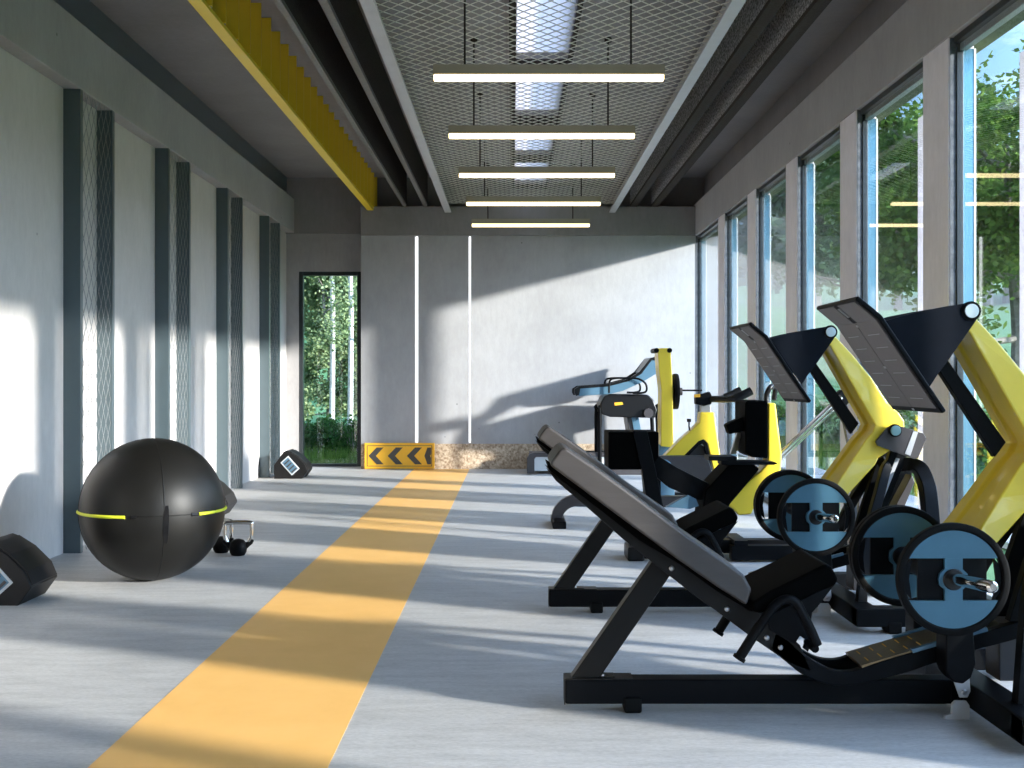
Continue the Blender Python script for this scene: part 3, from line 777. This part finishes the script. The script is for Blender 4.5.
    # gussets
    g = xz([(884, 314), (900, 309.5), (922, 303.5), (945, 299.5), (967, 296), (975, 297), (981, 302), (983, 309), (981, 316), (976, 325), (952, 356), (935, 381), (928, 387), (905, 349)], 3.86)
    g = xz([(885, 321), (900, 316.5), (922, 311), (945, 306.5), (967, 303), (974, 303.5), (979, 308), (979.5, 315), (974.5, 323), (950, 358), (938, 374), (930, 386.5), (905, 352)], 3.83)
    for y0, y1 in ((3.83, 3.842), (4.158, 4.17)):
        bm = B(); prism(bm, g, y0, y1); gs = obj('gusset', bm, 'navy', fp, bevel=.001)
    px, pz = xz([(971, 311)], 3.83)[0]
    bm = B(); cyl(bm, (px, YC, pz), .022, .346, 'Y', 28); lathe(bm, [(.031, 3.838), (.031, 3.826), (.027, 3.824)], (px, 0, pz), 'Y', 32); obj('pivot_collar', bm, 'black', arm, smooth=True)
    bm = B(); lathe(bm, [(.0225, 3.826), (.0225, 3.822), (.021, 3.8205)], (px, 0, pz), 'Y', 32); obj('pivot_cap', bm, 'cap', arm, smooth=True)
    # link bar
    l = xz([(941, 372), (949, 361), (1012, 443), (1007, 455), (1000, 465)], 4.0); l = xz([(928, 356), (936, 346), (1004, 442), (993, 457)], 4.0)
    bm = B(); prism(bm, l, YC-.018, YC+.018); P('link_bar', bm, 'black', .003)
    # pivot bracket on top of the column
    bk = xz([(875, 441.4), (886, 428.3), (892, 424.2), (901.6, 426.6), (923, 433.5), (925.8, 438.3), (917.5, 458), (914, 459), (893, 451.5), (877, 445.5)], 5.55)
    for y0, y1 in ((3.85, 3.865), (4.135, 4.15)):
        bm = B(); prism(bm, bk, y0, y1); q = P('pivot_bracket', bm, 'grey_dark', .002)
    st = xz([(912.5, 431), (917.2, 432), (909.5, 455.5), (904, 453.5)], 5.55)
    bm = B(); prism(bm, st, 3.847, 3.852); obj('stripe', bm, 'channel', q)
    bx, bz = xz([(895, 430.5)], 5.53)[0]
    bm = B(); lathe(bm, [(.030, 3.85), (.030, 3.835), (.026, 3.832)], (bx, 0, bz), 'Y', 28); P('pivot_boss', bm, 'black', smooth=True)
    bm = B(); lathe(bm, [(.023, 3.833), (.023, 3.826), (.021, 3.824)], (bx, 0, bz), 'Y', 28); cyl(bm, (bx, YC, bz), .02, .29, 'Y', 20); P('pivot_bolt', bm, 'teal', smooth=True)
    # yoke: two slanted bars with a light stripe, plus curved legs
    for s in (-1, 1):
        c = xz([(890, 449), (906, 455), (884, 512), (872, 548), (858, 548), (870, 508)], 5.62)
        bm = B(); prism(bm, c, YC+s*.07-.02, YC+s*.07+.02); P('yoke_bar', bm, 'black', .003)
    c = xz([(897, 458), (900.5, 459), (880, 511), (876, 511)], 5.58)
    bm = B(); prism(bm, c, 3.902, 3.908); P('yoke_stripe', bm, 'channel')
    c = xz([(908, 474), (911, 481), (895, 520), (880, 560), (868, 560), (890, 508)], 5.7)
    bm = B(); prism(bm, c, YC-.045, YC+.045); P('rear_column', bm, 'grey_dark', .003)
    for s in (-1, 1):
        def leg_path(pp):
            out = []
            for px_, py_, d_ in pp:
                q = at(px_, py_, 5.69-d_); out.append((q[0], YC+s*d_, q[2]))
            return smooth_path(out, 5)
        bm = B(); tube(bm, leg_path(((900, 464, .05), (911, 465, .08), (920, 470, .12), (926, 484, .17), (929, 502, .23), (932, 540, .32), (935, 590, .38), (936, 626, .40))), .032, 4, square=True)
        P('curved_leg', bm, 'black', .005)
        bm = B(); tube(bm, leg_path(((893, 461, .05), (886, 468, .08), (880, 490, .14), (870, 530, .22), (862, 592, .31), (860, 621, .32))), .022, 4, square=True)
        P('front_leg', bm, 'black', .004)
    return r
M['pad_brown'] = mixed('brown_grey_upholstery', (.032, .027, .025), (.058, .050, .046), 30, .48, .1, .2, .8, stretch=(.15, 1, 1))
M['navy'] = plain('blue_black_gusset', (.003, .005, .010), .5, .1, 20, spec=.1)
M['cap'] = plain('pale_cap', (.62, .74, .78), .3, .03, 8)
M['tread'] = plain('bronze_tread', (.20, .14, .07), .28, .1, 40, metal=.7)
lpA = leg_press('black and yellow leg press machine nearest the camera, right of frame')
lpB = copy_tree(lpA); lpB.location.y += 1.69; lpB['label'] = 'second black and yellow leg press machine from the camera, behind the nearest one'
for mach, dy, nm in ((0, 0, 'nearest leg press'), (1, 1.69, 'second leg press')):
    plate_geo(None, (1.378, YC-.26+dy, .476), label='blue-grey round weight plate on the near sleeve of the %s' % nm)
    plate_geo(None, (1.378, YC+.235+dy, .476), stack=2, label='thick dark round weight plate on the far sleeve of the %s' % nm)
# ------------------------------------------------------------------ machines further back
def pri(parent, name, pts, Y, y0, y1, mat, bevel=.003):
    bm = B(); prism(bm, xz(pts, Y), y0, y1); return obj(name, bm, mat, parent, bevel=bevel)
def bar3(parent, name, pts, rad, mat, n=12, square=False, sm=True):
    bm = B(); tube(bm, pts, rad, n, square=square); return obj(name, bm, mat, parent, smooth=sm and not square, bevel=.002 if square else 0)
# --- seated machine with yellow upright and black back pad
Y = 7.38
r = thing('seated_press_machine', 'seated strength machine with yellow upright and black back pad, third from camera', 'exercise machine', (1.4, Y, 0))
bm = B(); box(bm, .72, 2.05, Y-.05, Y+.05, .045, .12); obj('base_rail', bm, 'black', r, bevel=.005)
bm = B(); box(bm, 1.32, 2.02, Y-.16, Y-.08, .012, .10); obj('outer_rail', bm, 'black', r, bevel=.005)
bm = B(); box(bm, 1.32, 2.02, Y+.12, Y+.20, .012, .10); obj('outer_rail', bm, 'black', r, bevel=.005)
bm = B(); box(bm, 1.34, 1.42, Y-.16, Y+.20, .10, .13); obj('cross_plate', bm, 'black', r)
bm = B(); box(bm, .70, .80, Y-.13, Y+.13, 0, .085); box(bm, .80, .86, Y-.10, Y+.10, .01, .14); obj('front_foot', bm, 'brown_steel', r, bevel=.01)
pri(r, 'yellow_upright', [(765.3, 402.8), (773, 402.8), (776, 430), (779, 452), (778, 474), (766, 484), (755, 497), (749, 513), (736, 514), (731, 508), (724, 503.6), (745, 481), (758, 470), (765, 462)], Y, Y-.08, Y+.08, 'lime', .012)
pri(r, 'back_pad', [(743, 403), (745, 400.5), (765.5, 400.5), (765.5, 457.8), (750, 456.5), (743, 452)], Y-.1, Y-.17, Y+.17, 'black_soft', .012)
pri(r, 'arm_pad', [(724.7, 424.7), (742, 416.5), (743, 431), (728.3, 434)], Y-.1, Y-.14, Y-.04, 'black_soft', .008)
pri(r, 'pad_strut', [(730, 454), (736.5, 433), (741, 433), (735.5, 454)], Y, Y-.02, Y+.02, 'steel', .002)
bar3(r, 'top_handle', smooth_path([at(767, 404, Y), at(766.5, 395, Y), at(771, 386.5, Y), at(775, 388, Y+.1), at(774, 400, Y+.12)], 4), .016, 'black_plastic')
pri(r, 'side_platform', [(706, 455.2), (734, 455.6), (734, 460), (706, 459.6)], Y-.1, Y-.20, Y-.02, 'black')
pri(r, 'foot_bar', [(719, 459.6), (771, 460.8), (775, 462.5), (771, 464), (719, 464)], Y-.1, Y-.18, Y-.04, 'black')
pri(r, 'seat_slab', [(728, 464), (753, 464), (758, 468.5), (729, 503), (722, 516), (700, 520), (704, 490)], Y-.1, Y-.15, Y+.15, 'black_soft', .01)
pri(r, 'lever_arm', [(645, 447), (657, 455), (676, 467), (712, 485), (716, 500), (695, 499), (668, 487), (652, 473)], Y-.05, Y-.09, Y-.03, 'black', .004)
pri(r, 'lever_arm', [(645, 447), (657, 455), (676, 467), (712, 485), (716, 500), (695, 499), (668, 487), (652, 473)], Y-.05, Y+.03, Y+.09, 'black', .004)
pri(r, 'roller_pad', [(607, 431.2), (656.8, 431.2), (656.8, 457), (648, 468.5), (607, 468.5)], Y-.1, Y-.20, Y+.14, 'black_soft', .008)
pri(r, 'pad_clamp', [(631, 430.2), (645, 430), (652, 462), (660, 500), (666, 520), (648, 520), (640, 470)], Y-.1, Y-.215, Y-.19, 'black', .003)
pri(r, 'front_post', [(642, 465), (655, 465), (667, 548), (650, 548)], Y-.05, Y-.05, Y+.05, 'black', .004)
pri(r, 'pad_hinge', [(666, 507), (688, 495), (696, 499), (699, 506), (690, 509)], Y-.1, Y-.10, Y-.05, 'bluepanel', .002)
for k, dy in ((0, -.06), (1, .05)):
    a, c = Vector(at(768+k*6, 463+k*3, Y+.35)), Vector(at(838.5+k*6, 396.5+k*4, Y+.35)); a.y += dy; c.y += dy
    bar3(r, 'guide_rod', [a, c], .0175, 'chrome', 18)
bm = B(); a = Vector(at(842, 398, Y+.35)); d = (Vector(at(842, 398, Y))-Vector(at(772, 465, Y))).normalized()
tube(bm, [a-d*.03, a+d*.03], .045, 4, square=True); obj('rod_cap', bm, 'black', r, bevel=.006)
for k, px in enumerate((856, 867)):
    bm = B(); x = at(px, 500, 7.5)[0]; box(bm, x-.025, x+.025, 7.35+k*.1, 7.39+k*.1, .0, .585); o = obj('rear_upright', bm, 'grey_dark', r, bevel=.002)
    bm = B()
    for q in range(6): cyl(bm, (x+.008, 7.349+k*.1, .52-q*.085), .007, .004, 'Y', 10)
    obj('adjuster_holes', bm, 'black', o)
bar3(r, 'rod_brace', [Vector(at(775, 470, Y+.35)), Vector((2.0, Y+.1, .10))], .02, 'black', 10)
bar3(r, 'rod_brace', [Vector(at(842, 400, Y+.35)), Vector((2.15, Y+.15, .58)), Vector((2.14, Y+.1, .02))], .022, 'grey_dark', 10, square=True)

# --- exercise bike with yellow frame
Y = 9.07
r = thing('exercise_bike', 'exercise bike with yellow angular frame and black handlebar', 'exercise bike', (1.2, Y, 0))
pri(r, 'frame', [(699, 412), (712.8, 412), (714.6, 427), (719, 456), (724, 480), (728, 520), (716, 522), (714, 479), (709, 457), (706, 443.4), (703, 440), (698, 442), (683.3, 456), (672, 470), (655, 478), (650, 468), (664, 455), (680, 438.4), (690, 430), (698, 422)], Y, Y-.07, Y+.07, 'lime', .010)
pri(r, 'frame_edge', [(683, 456), (698, 441), (703, 439), (707, 443), (712, 470), (709, 470), (704, 446), (702, 443.5), (698.5, 445), (688, 456)], Y-.05, Y-.072, Y-.03, 'black', .002)
pri(r, 'inner_cover', [(686, 456), (699, 444), (704, 446), (708, 458)], Y+.02, Y-.02, Y+.05, 'grey_dark', .002)
sh_ = pri(r, 'drive_shroud', [(656, 455.5), (705, 455.5), (709, 463), (714, 481), (712, 484), (707, 484.5), (690, 482.5), (676, 476), (664, 470), (656, 470)], Y-.1, Y-.14, Y-.06, 'grey_dark', .006)
x, z = xz([(664.5, 467)], Y-.16)[0]
bm = B(); lathe(bm, [(.055, Y-.14), (.055, Y-.152), (.048, Y-.156)], (x, 0, z), 'Y', 32); obj('round_cover', bm, 'bluepanel', sh_, smooth=True)
pri(r, 'head_tube', [(700, 405), (709.5, 405), (710.5, 413), (700.5, 413)], Y, Y-.03, Y+.03, 'steel', .003)
pri(r, 'clamp', [(694.6, 395), (703, 393.5), (709, 391.5), (711.5, 397), (710.5, 404), (703, 406), (695, 404)], Y, Y-.045, Y+.045, 'black', .006)
pri(r, 'lamp', [(694, 394.5), (700, 394), (700, 397), (694, 397.5)], Y-.05, Y-.06, Y-.045, 'sign', .001)
for s in (-1, 1):
    p = [Vector(at(710, 399, Y))+Vector((0, s*.02, 0)), Vector(at(724, 399, Y))+Vector((0, s*.17, 0)), Vector(at(733, 397, Y))+Vector((0, s*.20, 0)), Vector(at(746, 390.5, Y))+Vector((0, s*.20, 0))]
    bar3(r, 'handlebar_grip', smooth_path(p, 5), [.024]*8+[.032]*8, 'black_plastic', 12)
bm = B(); a = Vector(at(690, 433, Y)); b2 = Vector(at(689, 426, Y)); tube(bm, [a, b2, b2+Vector((0, 0, .03))], .006, 8); tube(bm, [b2+Vector((0, 0, .03)), b2+Vector((0, 0, .055))], .016, 10); obj('tension_knob', bm, 'black_plastic', r, smooth=True)
bm = B(); tube(bm, smooth_path([(.335, Y, .03), (.35, Y, .10), (.395, Y, .155), (.46, Y, .185), (.54, Y, .185), (.9, Y, .18), (1.55, Y, .18)], 5), .042, 12, square=True); obj('base_tube', bm, 'grey_dark', r, bevel=.008)
bm = B(); box(bm, .30, .40, Y-.25, Y+.25, 0, .055); obj('front_stabiliser', bm, 'black', r, bevel=.01)
bm = B(); box(bm, 1.50, 1.60, Y-.25, Y+.25, 0, .16); obj('rear_stabiliser', bm, 'black', r, bevel=.01)
bm = B(); box(bm, 1.0, 1.12, Y-.05, Y+.05, .18, .40); obj('bottom_bracket', bm, 'black', r, bevel=.006)

# --- yellow column with flywheel
Y = 10.76
r = thing('cable_tower', 'bent yellow column machine with a black wheel edge-on, behind the bike', 'exercise machine', (1.36, Y, 0))
pri(r, 'column', [(655.8, 348.8), (668.8, 348.3), (671, 390.4), (671.5, 447), (659, 445.5), (659.6, 390.4), (657, 367.5)], Y, Y-.13, Y+.13, 'lime', .008)
for px in (656, 669):
    bm = B(); a = at(px, 350.5, Y-.1); cyl(bm, (a[0], Y, a[2]), .022, .29, 'Y', 14); obj('pulley_cap', bm, 'black', r, smooth=True)
x, z = xz([(675.4, 391.5)], Y)[0]
bm = B(); lathe(bm, [(.12, -.018), (.157, -.021), (.160, -.010), (.160, .010), (.157, .021), (.12, .018)], (x, Y, z), 'X', 36); wh = obj('wheel', bm, 'rubber', r, smooth=True)
bm = B(); cyl(bm, (x+.01, Y, z), .035, .10, 'X', 16); obj('wheel_hub', bm, 'grey_dark', wh, smooth=True)
bm = B(); tube(bm, [(x, Y, z+.01), (at(702, 390, Y)[0], Y, z+.01)], .008, 8); obj('axle_rod', bm, 'black', r, smooth=True)
pri(r, 'plinth', [(658, 444), (673, 445), (673, 502), (658, 502)], Y, Y-.10, Y+.10, 'bluepanel', .004)
bm = B(); box(bm, 1.0, 1.70, Y-.06, Y+.06, 0, .09); box(bm, 1.05, 1.13, Y-.3, Y+.3, 0, .07); obj('base', bm, 'black', r, bevel=.006)

# --- treadmill by the back wall
Y = 13.9
r = thing('treadmill', 'treadmill with blue-grey curved console arms standing by the back wall', 'treadmill', (1.0, Y, 0))
T = lambda pts: xz(pts, Y)
bm = B(); prism(bm, T([(527, 473.5), (527, 458), (529.5, 454), (534, 452.5), (700, 452.5), (700, 456.5), (536, 457), (534.5, 459), (534.5, 473.5)]), Y, Y+.06); obj('deck_frame', bm, 'grey_dark', r, bevel=.004)
bm = B(); prism(bm, T([(534.5, 457), (700, 457), (700, 471), (534.5, 471)]), Y+.02, Y+.55); obj('deck', bm, 'white_metal', r)
bm = B(); prism(bm, T([(528, 474), (530, 454), (700, 452.8), (700, 474)]), Y+.55, Y+.60); obj('deck_side', bm, 'grey_dark', r)
bm = B(); prism(bm, T([(597, 468), (662, 466), (700, 466), (700, 474.4), (590, 474.4)]), Y-.06, Y); obj('side_step', bm, 'grey_dark', r, bevel=.006)
bm = B(); prism(bm, T([(603, 458), (700, 458), (704, 474.3), (600, 474.3)]), Y+.08, Y+.45); obj('motor_hood', bm, 'black_plastic', r, bevel=.01)
for yo in (0, .56):
    bm = B(); p = smooth_path([(T([(599.8, 473)])[0][0], Y+yo, 0.02), (T([(599.8, 440)])[0][0], Y+yo, T([(599.8, 440)])[0][1]), (T([(600, 411)])[0][0], Y+yo, T([(600, 411)])[0][1]), (T([(603, 407)])[0][0], Y+yo, T([(603, 407)])[0][1]),
        (T([(652, 407)])[0][0], Y+yo, T([(652, 407)])[0][1]), (T([(657, 412)])[0][0], Y+yo, T([(657, 412)])[0][1]), (T([(659, 473)])[0][0], Y+yo, .02)], 4)
    tube(bm, p, .024, 10); obj('rail_frame', bm, 'black', r, smooth=True)
bm = B(); prism(bm, T([(600, 404), (604, 396), (610, 394), (648, 394.6), (653, 399), (657, 410), (655, 418), (610, 417), (601, 414)]), Y-.03, Y+.58); obj('console_base', bm, 'black_plastic', r, bevel=.02)
bm = B(); cyl(bm, (T([(648, 413)])[0][0], Y-.02, T([(648, 413)])[0][1]), .055, .12, 'Y', 20); obj('speaker_drum', bm, 'grey_dark', r, smooth=True)
bm = B(); prism(bm, T([(614, 402.5), (622, 402), (623, 404.5), (614.5, 405.5)]), Y-.036, Y-.028); obj('amber_light', bm, 'sign', r)
bm = B(); prism(bm, T([(626.7, 414), (637, 412), (641, 432), (650, 470), (636, 470), (630, 436)]), Y+.05, Y+.50); obj('column', bm, 'grey_dark', r, bevel=.006)
bm = B(); prism(bm, T([(631, 412), (638, 412), (642.5, 436), (635, 436)]), Y+.03, Y+.06); obj('column_panel', bm, 'bluepanel', r, bevel=.003)
wing = [(576, 388.3), (579, 387), (608, 385.2), (628.8, 380), (640, 373), (651, 359.5), (656, 358.5), (657.5, 372.7), (643, 381.5), (622.5, 391), (608, 394.2), (579, 396), (576, 394.4)]
for yo in (-.04, .55):
    bm = B(); prism(bm, T(wing), Y+yo, Y+yo+.05); wg = obj('console_arm', bm, 'bluepanel', r, bevel=.006)
    edge = [(576, 388), (579, 386), (608, 384), (628, 378.8), (639, 371.8), (650, 358), (655, 356.8), (657, 358.5), (656.5, 360.5), (651.5, 360), (641, 374), (629, 381), (608, 386.5), (580, 388.5), (579, 395), (576, 396), (574.3, 393), (574.5, 389)]
    bm = B(); prism(bm, T(edge), Y+yo-.008, Y+yo+.056); obj('arm_trim', bm, 'black_plastic', wg, bevel=.003)
bm = B(); prism(bm, T([(640, 372), (650, 357.8), (656, 357), (655, 362), (644, 376)]), Y+.02, Y+.54); obj('display', bm, 'black_plastic', r, bevel=.004)
for yo in (-.08, .62):
    q = [T([p_])[0] for p_ in ((608.5, 393), (609, 382), (613, 378.5), (625, 378), (638, 379), (645, 384), (645.5, 391), (640, 393), (632, 393))]
    bm = B(); tube(bm, smooth_path([(a, Y+yo, b2) for a, b2 in q], 4), .012, 8); obj('grab_handle', bm, 'black', r, smooth=True)
# ------------------------------------------------------------------ ball
bx, by, br = -1.975, 6.60, .388
r = thing('exercise_ball', 'large matt black exercise ball with yellow-green piping on the floor at left', 'exercise ball', (bx, by, 0))
bm = B(); n = 48; prof = [(max(1e-3, br*math.sin(math.pi*k/n)), br-br*math.cos(math.pi*k/n)) for k in range(n+1)]
lathe(bm, prof, (bx, by, 0), 'Z', 72); obj('ball_cover', bm, 'ball', r, smooth=True)
bc = Vector((bx, by, br))
def sph(az, el, k=1.0):   # az measured from facing the camera, toward +X
    a = math.radians(az+16.7); e = math.radians(el)
    return bc+Vector((math.sin(a)*math.cos(e), -math.cos(a)*math.cos(e), math.sin(e)))*br*k
def arc(name, az0, az1, el, rad, mat, k=1.0, n=24):
    bm = B(); tube(bm, [sph(az0+(az1-az0)*i/n, el, k) for i in range(n+1)], rad, 8); return obj(name, bm, mat, r, smooth=True)
arc('seam', 0, 359, 0, .0028, 'ball', 1.0, 72)
for az in (-9.5, 80, 170, 260):
    bm = B(); tube(bm, [sph(az+18, -88+176*i/30, 1.0) for i in range(31)], .0028, 6); obj('seam', bm, 'ball', r, smooth=True)
arc('piping', -112, -21, -.3, .0085, 'lime_piping', 1.002); arc('piping', 37, 98, -.3, .0085, 'lime_piping', 1.002)
arc('piping_end', -16, -12, -.3, .009, 'black_plastic', 1.0, 4); arc('piping_end', 30, 35, -.3, .009, 'black_plastic', 1.0, 4)
bm = B(); p = [sph(9.5, 8-30*i/8, 1.0+.028*math.sin(math.pi*i/8)) for i in range(9)]
pv = []
for q in p:
    pv.append([bm.verts.new(q+Vector((dx, dy, 0))) for dx, dy in ((-.014, 0), (.014, .0), (.014, .004), (-.014, .004))])
for a, c in zip(pv, pv[1:]):
    for j in range(4): bm.faces.new((a[j], a[(j+1) % 4], c[(j+1) % 4], c[j]))
obj('carry_strap', bm, 'black_plastic', r)

# ------------------------------------------------------------------ wedge speakers
def speaker(x, y, label):
    r = thing('floor_speaker', label, 'speaker', (x, y, 0), 'black wedge speakers along the left wall')
    D = .34; prof = [(0, 0), (.065, .09), (.03, .165), (-.05, .245), (-.135, .30), (-.165, .312), (-.20, .300), (-.31, .15), (-.31, 0)]
    bm = B(); prism(bm, [(x+a, b2) for a, b2 in prof], y, y+D); obj('cabinet', bm, 'spk', r, bevel=.006)
    bm = B(); g = [(.062, .096), (.034, .163), (-.048, .244), (-.132, .297)]; go = [(a+.004, b2+.006) for a, b2 in g]
    prism(bm, [(x+a, b2) for a, b2 in g+go[::-1]], y+.012, y+D-.012); obj('grille', bm, 'grille', r)
    # handle plate on the side facing the camera
    c, s_ = math.cos(math.radians(48)), math.sin(math.radians(48))
    def rot(u, v): return (x-.125+u*c-v*s_*-1*-1, .135+0) 
    def loc(u, v): return (x-.13+u*c+v*s_, .145-u*s_+v*c)
    def rect(u0, u1, v0, v1): return [loc(u0, v0), loc(u1, v0), loc(u1, v1), loc(u0, v1)]
    bm = B(); prism(bm, rect(-.095, .095, -.058, .058), y-.004, y+.002); pl = obj('handle_plate', bm, 'white_metal', r, bevel=.002)
    bm = B(); prism(bm, rect(-.082, .082, -.045, .045), y-.0055, y-.003); obj('connector_panel', bm, 'bluepanel', pl)
    bm = B()
    for k in range(4): prism(bm, rect(-.06+k*.04, -.045+k*.04, -.036, .036), y-.009, y-.005)
    obj('panel_ribs', bm, 'grey_dark', pl)
    bm = B()
    for (a, b2) in ((-.12, .288), (.03, .17)): cyl(bm, (x+a, y+.03, b2+.01), .005, .004, 'Z', 8)
    return r
M['spk'] = plain('black_speaker_paint', (.008, .0075, .0075), .5, .2, 120, spec=.3)
M['grille'] = plain('speaker_grille', (.012, .011, .011), .5, .3, 260, spec=.3)
speaker(-2.40, 5.83, 'black wedge floor speaker cut off by the left edge, nearest the camera')
speaker(-2.335, 9.58, 'black wedge floor speaker peeking out behind the exercise ball')
speaker(-2.33, 13.30, 'black wedge floor speaker beside the tall back window')

# ------------------------------------------------------------------ kettlebells
def kettlebell(x, y, rot, label):
    r = thing('kettlebell', label, 'kettlebell', (x, y, 0), 'two kettlebells behind the ball')
    mt = Matrix.Translation((x, y, 0)) @ Matrix.Rotation(rot, 4, 'Z')
    bm = B(); prof = [(.030, 0), (.040, .002), (.052, .022), (.056, .05), (.051, .078), (.036, .096), (.012, .105)]
    lathe(bm, prof, (0, 0, 0), 'Z', 28)
    for s in (-1, 1):
        tube(bm, [(s*.035, 0, .05), (s*.062, 0, .072), (s*.078, 0, .082), (s*.088, 0, .098)], [.02, .017, .015, .012], 10)
    bm.transform(mt); obj('bell', bm, 'rubber', r, smooth=True)
    bm = B(); p = smooth_path([(-.066, 0, .085), (-.080, 0, .12), (-.082, 0, .185), (-.068, 0, .205), (.068, 0, .205), (.082, 0, .185), (.080, 0, .12), (.066, 0, .085)], 5)
    tube(bm, p, .0135, 12); bm.transform(mt); obj('handle', bm, 'chrome', r, smooth=True)
    return r
kettlebell(-1.712, 7.50, .12, 'kettlebell with chrome handle right of the exercise ball, front one of the two')
kettlebell(-1.845, 7.62, -.5, 'kettlebell with chrome handle half hidden behind the exercise ball')

# ------------------------------------------------------------------ chevron sign
Ys = 14.70
def sx_(px): return (px-512)*Ys/F
def sz_(py): return max(.004, EYE-(py-HZ)*Ys/F)
x0, x1, z0, z1 = sx_(364.5), sx_(434.5), .006, sz_(443)
r = thing('chevron_sign', 'yellow sign with dark left-pointing chevrons leaning at foot of back wall', 'sign', ((x0+x1)/2, Ys, 0))
bm = B(); box(bm, x0, x1, Ys, Ys+.03, z0, z1); obj('sign_board', bm, 'sign', r, bevel=.003)
bm = B(); e = .03; 
for a in ((x0+e, x1-e, z0+e, z0+e+.007), (x0+e, x1-e, z1-e-.007, z1-e), (x0+e, x0+e+.007, z0+e, z1-e), (x1-e-.007, x1-e, z0+e, z1-e)):
    box(bm, a[0], a[1], Ys-.002, Ys, a[2], a[3])
obj('sign_border', bm, 'sign_dark', r)
zt, zb, zm = z1-.055, z0+.055, (z0+z1)/2; wd = .085
for k in range(4):
    xa = sx_(368.5)+k*.235
    if k < 3: pl = [(xa, zm), (xa+.10, zt), (xa+.10+wd, zt), (xa+wd+.005, zm), (xa+.10+wd, zb), (xa+.10, zb)]
    else: xe = x1-e-.012; pl = [(xa-.02, zm), (xe-.045, zt), (xe, zt), (xe, zm+.02), (xe-.012, zm), (xe, zm-.02), (xe, zb), (xe-.045, zb)]
    bm = B(); prism(bm, pl, Ys-.003, Ys); obj('chevron', bm, 'sign_dark', r)
